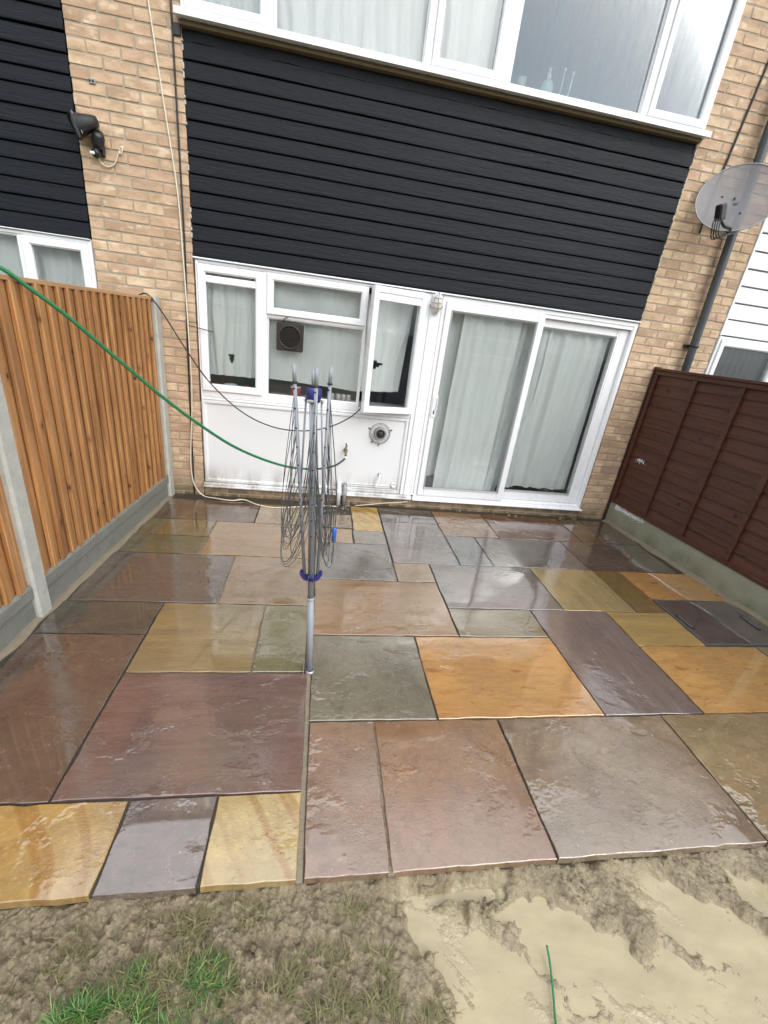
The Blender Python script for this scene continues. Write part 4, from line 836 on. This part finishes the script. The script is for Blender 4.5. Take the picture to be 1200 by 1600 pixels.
cable('cable', [(-1.189, -.304, 1.650), (-1.165, -.30, 1.682), (-1.102, -.300, 1.687), (-1.006, -.296, 1.567), (-.856, -.289, 1.323), (-.669, -.280, 1.062), (-.411, -.269, .841), (-.135, -.256, .732), (.150, -.243, .725), (.380, -.233, .791), (.549, -.225, .894), (.636, -.19, .985), (.66, -.10, 1.02)], .0055, m_blackcable, 'slack black cable from the fence post to the open casement')
cable('cable', [(3.62, -.156, 4.9), (3.525, -.158, 3.858), (3.450, -.160, 3.058), (3.44, -.165, 2.75)], .008, m_blackcable, 'black cable running down the right pier behind the dish')
# drainpipe
dp = thing('drainpipe', 'dark grey drainpipe running down the right brick pier', 'drainpipe', (3.73, -.21, 0))
MB().tube([(3.675, -.215, ZE+.05), (3.700, -.215, 3.40), (3.745, -.215, 1.9), (3.79, -.215, 0.0)], .036, 18).build('pipe', m_greypipe, dp)
for z in (4.4, 1.86):
    xx = 3.703+(3.45-z)*.030; MB().lathe([(.0385, -.012), (.041, -.010), (.041, .010), (.0385, .012)], (xx, -.215, z), (0, 0, 1), 18).cbox(xx-.068, xx+.068, -.186, -.150, z-.010, z+.010, .003).build('pipe_clip', m_blackplastic, dp)
MB().lathe([(.037, -.05), (.043, -.048), (.043, .04), (.037, .042)], (3.692, -.215, 3.72), (0, 0, 1), 18).build('pipe_socket', m_greypipe, dp)
# satellite dish (perforated sheet: half see-through)
t = NT('perforated_dish_mesh'); o = t.obj()
pf = t.n('BsdfPrincipled', {'Base Color': c4((.20, .195, .205)), 'Roughness': .45, 'Metallic': .2, 'Normal': t.bump(t.noise(o, 60, 3), .001)}).outputs[0]
m_dish = t.out(t.n('MixShader', {0: .24, 1: pf, 2: t.n('BsdfTransparent').outputs[0]}).outputs[0])
sdh = thing('satellite_dish', 'grey mesh satellite dish on the drainpipe pier', 'satellite dish', (3.52, -.15, 2.9))
DC = Vector((3.50, -.385, 2.975)); DN = Vector((-.55, -.72, .43)).normalized(); DR_ = .29
da = DN.cross(Vector((0, 0, 1))).normalized(); db = da.cross(DN).normalized()
mb = MB(); nr_, na = 9, 44
for i in range(nr_+1):
    q = i/nr_
    for k in range(na):
        th = 2*math.pi*k/na; r_ = q*DR_; mb.v.append(tuple(DC+da*r_*math.cos(th)+db*r_*1.0*math.sin(th)+DN*(.055*(q*q-1))))
for i in range(nr_):
    for k in range(na): mb.f.append((i*na+k, i*na+(k+1) % na, (i+1)*na+(k+1) % na, (i+1)*na+k)); mb.sm.append(True)
mb.build('reflector', m_dish, sdh)
MB().tube([DC+da*DR_*math.cos(a)+db*DR_*math.sin(a) for a in np.linspace(0, 2*math.pi, 45)], .0055, 6, False).build('rim', m_grey, sdh)
low = DC-db*DR_*.98-da*DR_*.05; lnb = Vector((3.245, -.56, 2.80))
MB().tube(crom([low-DN*.03, low+DN*.02, (low+lnb)/2-db*.035, lnb-db*.03], 5), .011, 8).build('lnb_arm', m_blackplastic, sdh)
mb = MB().cbox(-.030, .030, -.032, .032, -.055, .055, .010); q_ = mb.build('lnb_box', m_blackplastic, sdh, tuple(lnb)); q_.rotation_mode = 'QUATERNION'; q_.rotation_quaternion = (DN*.55+db*.65+da*.2).to_track_quat('Z', 'Y')
for k in range(4):
    s0 = lnb-db*.045+da*(-.022+.015*k); MB().tube(crom([s0, s0-db*.05-DN*.015, s0-db*.11-DN*(.06+.01*k)+da*(-.03), low-DN*.02+da*(-.05+.02*k)], 5), .0045, 6).build('lnb_cable', m_blackcable, sdh)
for u_, v_ in ((.02, .03), (.11, .045), (.06, -.18), (-.05, -.10)):
    p = DC+da*u_+db*v_-DN*.048; MB().lathe([(.008, 0), (.008, .005), (0, .007)], p, DN, 10).build('bolt', m_blackplastic, sdh)
MB().tube([DC-DN*.055, DC-DN*.14-db*.02, (3.60, -.20, 2.89)], .022, 10).build('mount_arm', m_greypipe, sdh); MB().cbox(3.55, 3.65, -.178, -.149, 2.80, 2.98, .004).build('wall_bracket', m_greypipe, sdh)

# ------------------------------------------------------------------ left fence
lf = thing('wooden_fence', 'tall tan featheredge fence with concrete posts on the left', 'fence', (-1.2, -1.9, -.1)); ang = math.atan2((LB-LA).y, (LB-LA).x)
ld = (LB-LA).normalized(); ln_ = Vector((ld.y, -ld.x))     # ln_ points to the patio
def lpt(y, off=0.0):
    p = lfen(y)+ln_*off; return p
def lbox(name, mat, ya, yb, o0, o1, z0, z1, c=.004, prof=None, parent=lf):
    mid = (ya+yb)/2; p = lpt(mid); L = (yb-ya)/abs(ld.y)
    mb = MB().cbox(-L/2, L/2, -o1, -o0, z0, z1, c) if prof is None else prof(L)
    o = mb.build(name, mat, parent, (p.x, p.y, 0)); o.rotation_euler.z = ang; return o
POSTS = [(-.268, -.168), (-2.085, -1.985), (-3.902, -3.802)]
for ya, yb in POSTS:
    def pp(L):
        mb = MB(); pr = [(-L/2, .055), (-L/2, -.012), (-L/2+.012, -.024), (L/2-.012, -.024), (L/2, -.012), (L/2, .055)]
        bot = [(x, y, -.15) for x, y in pr]; top = [(x, y, 1.685) for x, y in pr]
        n = len(pr); mb.add(bot+top, [tuple(range(n))[::-1], tuple(range(n, 2*n))]+[(k, (k+1) % n, n+(k+1) % n, n+k) for k in range(n)]); return mb
    lbox('concrete_post', m_conc, ya, yb, 0, 0, 0, 0, prof=pp)
for a, b_ in ((-1.983, -.270), (-3.800, -2.087)):
    def gbp(L):
        mb = MB(); n = 60; rows = []
        for k in range(n+1):
            x = -L/2+L*k/n; e = .004*mnoise.noise((x*14, a, 0))
            rows.append([(x, .04, -.15), (x, .0, -.15), (x, .0, .125), (x, -.014, .137), (x, -.014, .196+e), (x, -.004, .212+e), (x, .04, .214+e)])
        for k in range(n):
            for j in range(6): mb.face((rows[k][j], rows[k+1][j], rows[k+1][j+1], rows[k][j+1]))
        mb.face(rows[0]); mb.face(rows[-1][::-1]); return mb
    lbox('gravel_board', m_concb, a, b_, 0, 0, 0, 0, prof=gbp)
    L = b_-a; nb = 20; pw = L/nb
    for k in range(nb):
        ya = a+pw*k-.002; yb = a+pw*(k+1)+.030; tz = 1.660+random.uniform(-.004, .004); bz = .206+random.uniform(0, .006)
        def fb(L_, tz=tz, bz=bz):
            mb = MB(); j = [random.uniform(-.0015, .0015) for _ in range(4)]; n = 8; rows = []
            for i in range(n+1):
                z = bz+(tz-bz)*i/n; w1 = .002*mnoise.noise((z*2, k*3.1, a)); rows.append([(L_/2+w1, .022, z), (L_/2+w1, .016+j[0], z), (-L_/2+.005+w1, -.017+j[1], z), (-L_/2+w1, -.014+j[1], z), (-L_/2+.001+w1, .003+j[1], z)])
            for i in range(n):
                for q in range(5): mb.face((rows[i][q], rows[i][(q+1) % 5], rows[i+1][(q+1) % 5], rows[i+1][q]))
            mb.face(rows[0][::-1]); mb.face(rows[-1]); return mb
        lbox('fence_board', m_fence, ya, yb, 0, 0, 0, 0, prof=fb)
    lbox('capping_rail', m_fencecap, a, b_, -.034, .010, 1.655, 1.678, .003)
    for z in (.38, .95, 1.50): lbox('back_rail', m_fencecap, a, b_, -.062, -.024, z, z+.07, .003)

# ------------------------------------------------------------------ right fence
rfc = thing('wooden_fence', 'red brown stained lap fence on a concrete gravel board at the right', 'fence', (3.56, -1.1, -.1)); rd = (RB-RA).normalized(); rang = math.atan2(rd.y, rd.x)
def rbox(name, mat, ya, yb, o0, o1, z0, z1, c=.003, prof=None):
    # o: offset towards the neighbour (positive) or towards the patio (negative)
    mid = (ya+yb)/2; p = rfen(mid); L = abs(yb-ya)/abs(rd.y)
    mb = MB().cbox(-L/2, L/2, o0, o1, z0, z1, c) if prof is None else prof(L)
    o = mb.build(name, mat, rfc, (p.x, p.y, 0)); o.rotation_euler.z = rang; return o
def rgb(L):
    mb = MB(); n = 50; rows = []
    for k in range(n+1):
        x = -L/2+L*k/n; e = .004*mnoise.noise((x*9, 4, 0)); rows.append([(x, .05, -.15), (x, -.002, -.15), (x, -.002+e*.4, .205+e), (x, .008, .220+e), (x, .05, .222+e)])
    for k in range(n):
        for j in range(4): mb.face((rows[k][j], rows[k+1][j], rows[k+1][j+1], rows[k][j+1]))
    mb.face(rows[0]); mb.face(rows[-1][::-1]); return mb
for a, b_ in ((-.172, -2.02), (-2.10, -3.93)):
    rbox('gravel_board', m_concg, a, b_, 0, 0, 0, 0, prof=rgb)
    zt, zb_ = 1.60, .255; nb = 13; ph = (zt-zb_)/nb
    for k in range(nb):
        z = zb_+ph*k
        def lap(L, z=z, k=k):
            mb = MB(); n = 26; rows = []
            for i in range(n+1):
                x = -L/2+L*i/n; wv = .010*mnoise.noise((x*2.2, k*2.7, a)); f_ = .003*mnoise.noise((x*1.3, k*5.1, 3))
                rows.append([(x, .016, z-.012), (x, .003+f_, z-.012+wv), (x, .001+f_, z-.002+wv), (x, .012+f_, z+ph+.012), (x, .020, z+ph+.012)])
            for i in range(n):
                for j in range(4): mb.face((rows[i][j], rows[i+1][j], rows[i+1][j+1], rows[i][j+1]))
            mb.face(rows[0]); mb.face(rows[-1][::-1]); return mb
        rbox('lap_board', m_lap, a-.01, b_+.01, 0, 0, 0, 0, prof=lap)
    rbox('top_rail', m_lap, a, b_, -.026, .036, 1.608, 1.632, .003); rbox('bottom_rail', m_lap, a, b_, -.020, .0, .226, .262)
    rbox('upper_rail', m_lap, a, b_, -.018, .0, 1.568, 1.606)
    for yy in [a-.025]+[a+(b_-a)*k/4.15 for k in (1.06, 2.06, 3.06)]+[b_+.025]: rbox('batten', m_lap, yy+.020, yy-.020, -.022, 0, .264, 1.566)
rbox('timber_post', m_dkpost, -.158, -.170, -.03, .05, -.1, 1.64)
rbox('concrete_post', m_concg, -2.022, -2.098, -.012, .06, -.15, 1.66)
b = MB()
for k in range(60):
    y = -.36+random.gauss(0, .030); p = rfen(y); z = .74+random.gauss(0, .011); r_ = random.uniform(.001, .0045)
    b.cbox(p.x-.006, p.x+.0005, y-r_*1.6, y+r_*1.6, z-r_*.6, z+r_*.6, .001)
stuff(b.build('white_paint_splash', m_white, rfc))
b = MB()
for k in range(420):
    y = -.26-random.random()**1.6*.40; p = rfen(y); z = random.gauss(.196, .009)-.02*random.random()**2; r_ = random.uniform(.0015, .0045)
    b.cbox(p.x-.006, p.x+.0005, y-r_*1.5, y+r_*1.5, z-r_*.6, z+r_*.6, .001)
stuff(b.build('white_paint_patch', m_white, rfc))

# ------------------------------------------------------------------ rotary dryer
rd_ = thing('rotary_dryer', 'folded grey rotary clothes dryer standing in the paving', 'clothes dryer', (.282, -2.47, 0))
PB = Vector((.282, -2.470, -.03)); PT = Vector((.229, -2.470, 1.400)); pax = (PT-PB).normalized()
def onp(z): return PB+(PT-PB)*((z-PB.z)/(PT.z-PB.z))
MB().tube([PB, onp(.443)], .0165, 16).build('lower_pole', m_polegrey, rd_); MB().tube([onp(.4435), PT], .0142, 16).build('upper_pole', m_polegrey, rd_)
MB().lathe([(.0182, 0), (.0192, .002), (.0192, .010), (.0160, .014)], onp(.437), pax, 16).build('pole_joint', m_grey, rd_)
MB().lathe([(.026, 0), (.026, .010), (.0185, .013)], (.282, -2.47, -.008), (0, 0, 1), 18).cbox(.246, .252, -2.50, -2.44, -.008, .022, .002).build('ground_socket', m_steel, rd_)
MB().lathe([(.016, -.03), (.024, -.026), (.029, -.01), (.029, .022), (.022, .028), (.016, .03)], onp(1.385), pax, 20).build('upper_hub', m_blue, rd_)
MB().lathe([(.0155, -.016), (.019, -.012), (.019, .012), (.0155, .016)], onp(.562), pax, 18).build('lower_hub', m_blue, rd_)
HZ = .575
TIPS = [Vector((.150, -2.475, 1.492)), Vector((.236, -2.56, 1.497)), Vector((.289, -2.455, 1.497)), Vector((.222, -2.385, 1.470))]
OUT = [Vector((-1, 0, 0)), Vector((0, -1, 0)), Vector((1, 0, 0)), Vector((0, 1, 0))]
hinge = [onp(HZ)+o_*.030 for o_ in OUT]
def apt(i, d): return hinge[i]+(TIPS[i]-hinge[i])*d
for i in range(4):
    o_ = MB().tube([apt(i, 0), apt(i, .93)], .0072, 10).build('arm', m_polegrey, rd_); MB().tube([apt(i, .93), apt(i, 1)], .0076, 10).build('end_cap', m_polegrey, o_)
    MB().lathe([(.0088, 0), (.0115, .002), (.0115, .006), (.0088, .008)], apt(i, .925), TIPS[i]-hinge[i], 10).build('end_collar', m_blackplastic, o_)
    sd_ = OUT[i].cross(Vector((0, 0, 1))); w0 = hinge[i]
    for s_ in (-1, 1):
        q = [onp(HZ-.03)+OUT[i]*.018, onp(HZ-.005)+OUT[i]*.020, w0+OUT[i]*.014+Vector((0, 0, .022)), w0+OUT[i]*.023+Vector((0, 0, .010)), w0+OUT[i]*.006+Vector((0, 0, -.022))]
        off = sd_*s_*.008; mb = MB(); n = 5; a1 = [p+off for p in q]; a2 = [p+off+sd_*s_*.004 for p in q]
        mb.add(a1+a2, [tuple(range(n))[::-1], tuple(range(n, 2*n))]+[(k, (k+1) % n, n+(k+1) % n, n+k) for k in range(n)]); mb.build('arm_bracket', m_blue, rd_)
    MB().tube([onp(1.372)+OUT[i]*.030+sd_*.012, apt(i, .44)+sd_*.010], .0040, 8).build('strut', m_polegrey, rd_)
    MB().lathe([(.006, -.012), (.006, .012)], onp(1.366)+OUT[i]*.034+sd_*.012, sd_, 8).build('strut_pin', m_grey, rd_)
    for k in range(9):
        p = apt(i, .905-.083*k); MB().lathe([(.0034, 0), (.0034, .0135), (.001, .014)], p, (-.35, -.9, .1), 8).build('line_eyelet', m_blackplastic, o_)
for k in range(7):
    d = .905-.083*k; mb = MB()
    for i in range(4):
        j = (i+1) % 4; A, B = apt(i, d), apt(j, d); zt = (A.z+B.z)/2; span = (zt-HZ)*.80*random.uniform(.90, 1.04)+.02
        zb_ = max(zt-span, .655+.012*k*random.random()); mid = (OUT[i]+OUT[j]).normalized(); bul = random.uniform(.075, .135)*(1.3 if i in (0, 3) else .85)*(1.0 if d > .4 else .8)
        pts = []
        for s_ in np.linspace(-1, 1, 25):
            e = abs(s_)**2.6; z = zb_+((A.z if s_ < 0 else B.z)-zb_)*e; c_ = onp(z)
            ends = A if s_ < 0 else B; ro_ = (ends-onp(ends.z)); dirv = (ro_.normalized()*abs(s_)**1.4+mid*(1-abs(s_)**1.4)).normalized()
            rad = ro_.length*abs(s_)**3+(bul+.010*mnoise.noise((k*3.1, i*1.7, s_*2)))*(1-abs(s_)**3)
            pts.append(c_+dirv*rad)
        mb.tube(pts, .0015, 5)
    mb.build('clothes_line', m_line, rd_)
tg = onp(.80)+Vector((.098, -.03, 0)); MB().tube([tg+Vector((0, 0, -.035)), tg+Vector((0, 0, -.028)), tg+Vector((0, 0, .028)), tg+Vector((0, 0, .035))], [.006, .0105, .0105, .006], 10).build('cord_toggle', m_bluelight, rd_)
MB().tube(crom([tg+Vector((-.002, 0, -.14)), tg+Vector((0, 0, -.035)), tg+Vector((-.004, .004, .20)), apt(2, .9)], 6), .0022, 5).build('pull_cord', m_line, rd_)
MB().lathe([(.0158, -.003), (.0172, -.002), (.0172, .002), (.0158, .003)], onp(.86), pax, 14).build('tie_wire', m_grey, rd_)

# ------------------------------------------------------------------ hose
hz_ = [(-1.52, -2.12, 1.30), (-1.36, -1.97, 1.60), (-1.235, -1.862, 1.700), (-1.184, -1.815, 1.703), (-1.109, -1.746, 1.628), (-1.026, -1.668, 1.538), (-.935, -1.583, 1.421), (-.830, -1.486, 1.284), (-.710, -1.374, 1.130), (-.570, -1.243, .968), (-.331, -1.021, .733), (-.03, -.741, .536), (.229, -.500, .445), (.405, -.330, .432), (.490, -.246, .462), (.522, -.224, .492)]
ho = thing('garden_hose', 'green garden hose slung from the fence top to the tap', 'hose', (-.4, -1.1, .43))
hp = crom(hz_, 8); ns = int(len(hp)*.80)
MB().tube(hp[:ns+1], .0098, 12).build('hose_tube', m_hose, ho); MB().tube(hp[ns:], .0092, 12).build('hose_tail', m_darkhose, ho)
MB().tube([(.522, -.224, .480), (.522, -.224, .512)], .0125, 12).build('hose_fitting', m_hose, ho)

# ------------------------------------------------------------------ grass and bits in the mud
t = NT('grass_blade'); rn = t.island()
m_grass = t.pbr(t.ramp(rn, (0, lin(30, 62, 20)), (.45, lin(54, 98, 30)), (.8, lin(84, 124, 48)), (.92, lin(132, 140, 78)), (1, lin(150, 138, 96))), .45)
t = NT('muddy_grass_blade'); rn = t.island()
m_grassm = t.pbr(t.ramp(rn, (0, lin(84, 80, 46)), (.5, lin(112, 100, 66)), (.8, lin(82, 98, 44)), (1, lin(140, 126, 88))), .5)
def grass(name, patches, mat, seed, lay, keep=None):
    rr = random.Random(seed); mb = MB()
    for cx, cy, rx, ry, n in patches:
        pts = []
        for _ in range(n):
            a = rr.random()*2*math.pi; q = math.sqrt(rr.random()); pts.append((cx+rx*q*math.cos(a)+rr.gauss(0, .012), cy+ry*q*math.sin(a)+rr.gauss(0, .008)))
        X_ = np.array([p[0] for p in pts]); Y_ = np.array([p[1] for p in pts]); H_, P_ = mud_h(X_, Y_)
        for (x, y), h, p_ in zip(pts, H_, P_):
            if y > -3.405 or p_ > .7: continue
            if mnoise.noise((x*9, y*9, seed)) < keep if keep is not None else False: continue
            th = rr.gauss(.9, 1.1)+math.pi*(rr.random() < .3); L = rr.uniform(.025, .060); el = rr.uniform(*lay); wd = rr.uniform(.0005, .0012); dr = Vector((math.cos(th), math.sin(th), 0)); sd = Vector((-dr.y, dr.x, 0))*wd
            P0 = Vector((x, y, h-.004)); P1 = P0+dr*L*.4*math.cos(el)+Vector((0, 0, L*.45*math.sin(el)+.003)); P2 = P0+dr*L*.75*math.cos(el)+Vector((0, 0, L*.6*math.sin(el)+.003)); P3 = P0+dr*L*math.cos(el*.8)+Vector((0, 0, L*.55*math.sin(el)))
            mb.add([P0-sd, P0+sd, P1-sd, P1+sd, P2-sd*.7, P2+sd*.7, P3], [(0, 1, 3, 2), (2, 3, 5, 4), (4, 5, 6)], True)
    o = mb.build(name, mat); stuff(o); return o
grass('green_grass', [(-.24, -3.625, .075, .020, 1000), (-.14, -3.63, .05, .018, 420), (.03, -3.575, .045, .035, 300), (.06, -3.60, .05, .03, 120), (-.15, -3.565, .025, .014, 70), (-.05, -3.68, .15, .03, 700), (-.5, -3.75, .3, .06, 1000)], m_grass, 3, (.12, .95), -.30)
grass('muddy_grass', [(.0, -3.50, .22, .06, 800), (-.02, -3.57, .14, .05, 400), (.02, -3.45, .16, .03, 400), (-.25, -3.47, .14, .03, 350), (.40, -3.62, .20, .07, 1900), (.62, -3.68, .10, .04, 500), (.46, -3.455, .04, .02, 120), (-.05, -3.60, .25, .06, 700), (-.35, -3.55, .15, .05, 300)], m_grassm, 5, (.05, .55), -.12)
o = MB().tube(crom([(1.052, -3.585, -.050), (1.047, -3.62, -.060), (1.028, -3.68, -.066), (1.003, -3.745, -.066), (.985, -3.82, -.062)], 5), .0034, 6).build('plastic_strip', m_hose); tag(o, 'thin green plastic strip lying in the milky puddle', 'plastic strip')
ICO = [Vector(v).normalized() for v in ((0, 1, 1.618), (0, -1, 1.618), (0, 1, -1.618), (0, -1, -1.618), (1, 1.618, 0), (-1, 1.618, 0), (1, -1.618, 0), (-1, -1.618, 0), (1.618, 0, 1), (-1.618, 0, 1), (1.618, 0, -1), (-1.618, 0, -1))]
ICF = [(i, j, k) for i in range(12) for j in range(i+1, 12) for k in range(j+1, 12) if all((ICO[a]-ICO[b_]).length < 1.1 for a, b_ in ((i, j), (j, k), (i, k)))]
cl = MB(); n = 4200; xx = rng.uniform(-1.0, 2.1, n); yy = -3.392-.45*rng.random(n)**1.3; hh, pp_ = mud_h(xx, yy); dens = fbm(xx, yy, 7, 95, 3)
for x, y, h, p_, dn in zip(xx, yy, hh, pp_, dens):
    if p_ > .35 or dn < .44+.12*(x > .5): continue
    r_ = .0022+.0085*random.random()**4; q = [Vector((v.x*random.uniform(.6, 1.3), v.y*random.uniform(.6, 1.3), v.z*random.uniform(.45, .9)))*r_+Vector((x, y, h+r_*.15)) for v in ICO]; cl.add(q, ICF)
stuff(cl.build('mud_clods', m_mud))
tw = MB()
for k in range(520):                                          # grit pressed into the mud
    x = random.uniform(-.9, 1.9); y = random.uniform(-3.85, -3.41); h, p_ = mud_h(np.array([x]), np.array([y]))
    if p_[0] > .7: continue
    r_ = random.uniform(.0008, .0028); tw.cbox(x-r_, x+r_, y-r_*.8, y+r_*.8, h[0]-r_*.4, h[0]+r_*.8, r_*.5)
stuff(tw.build('grit', m_haunch))

# ------------------------------------------------------------------ what the window panes mirror: the terrace across the gardens
for k, (x0_, cl) in enumerate(((-9.5, m_whitecl), (-3.5, m_black), (2.5, m_whitecl), (8.5, m_black))):
    oh = thing('terraced_house', ('white clad', 'black clad', 'second white clad', 'second black clad')[k]+' house across the gardens behind the camera', 'house', (x0_+3, -26, 0), 'houses across the gardens')
    MB().box(x0_, x0_+6, -30, -26, -.2, 5.2).build('wall', m_brick, oh); MB().box(x0_+1.2, x0_+5, -25.995, -25.95, 2.1, 3.3).build('cladding', cl, oh)
    for xa, xb, za, zb_ in ((1.2, 5, .9, 2.05), (1.2, 5, 3.35, 4.7)):
        fw_ = MB().frame(x0_+xa, x0_+xb, za, zb_, [(0, -25.99), (0, -25.92), (.09, -25.92), (.09, -25.99)])
        for q in (.33, .66): fw_.box(x0_+xa+(xb-xa)*q-.04, x0_+xa+(xb-xa)*q+.04, -25.99, -25.93, za+.095, zb_-.095)
        fw_ = fw_.build('window', m_white, oh); MB().box(x0_+xa+.095, x0_+xb-.095, -25.98, -25.96, za+.095, zb_-.095).build('pane', m_greypipe, fw_)
    b = MB(); b.add([(x0_, -25.6, 5.15), (x0_+6, -25.6, 5.15), (x0_+6, -28, 6.9), (x0_, -28, 6.9), (x0_, -30.4, 5.15), (x0_+6, -30.4, 5.15)], [(0, 1, 2, 3), (3, 2, 5, 4), (0, 3, 4), (1, 5, 2)]); b.build('roof', m_rooftile, oh)
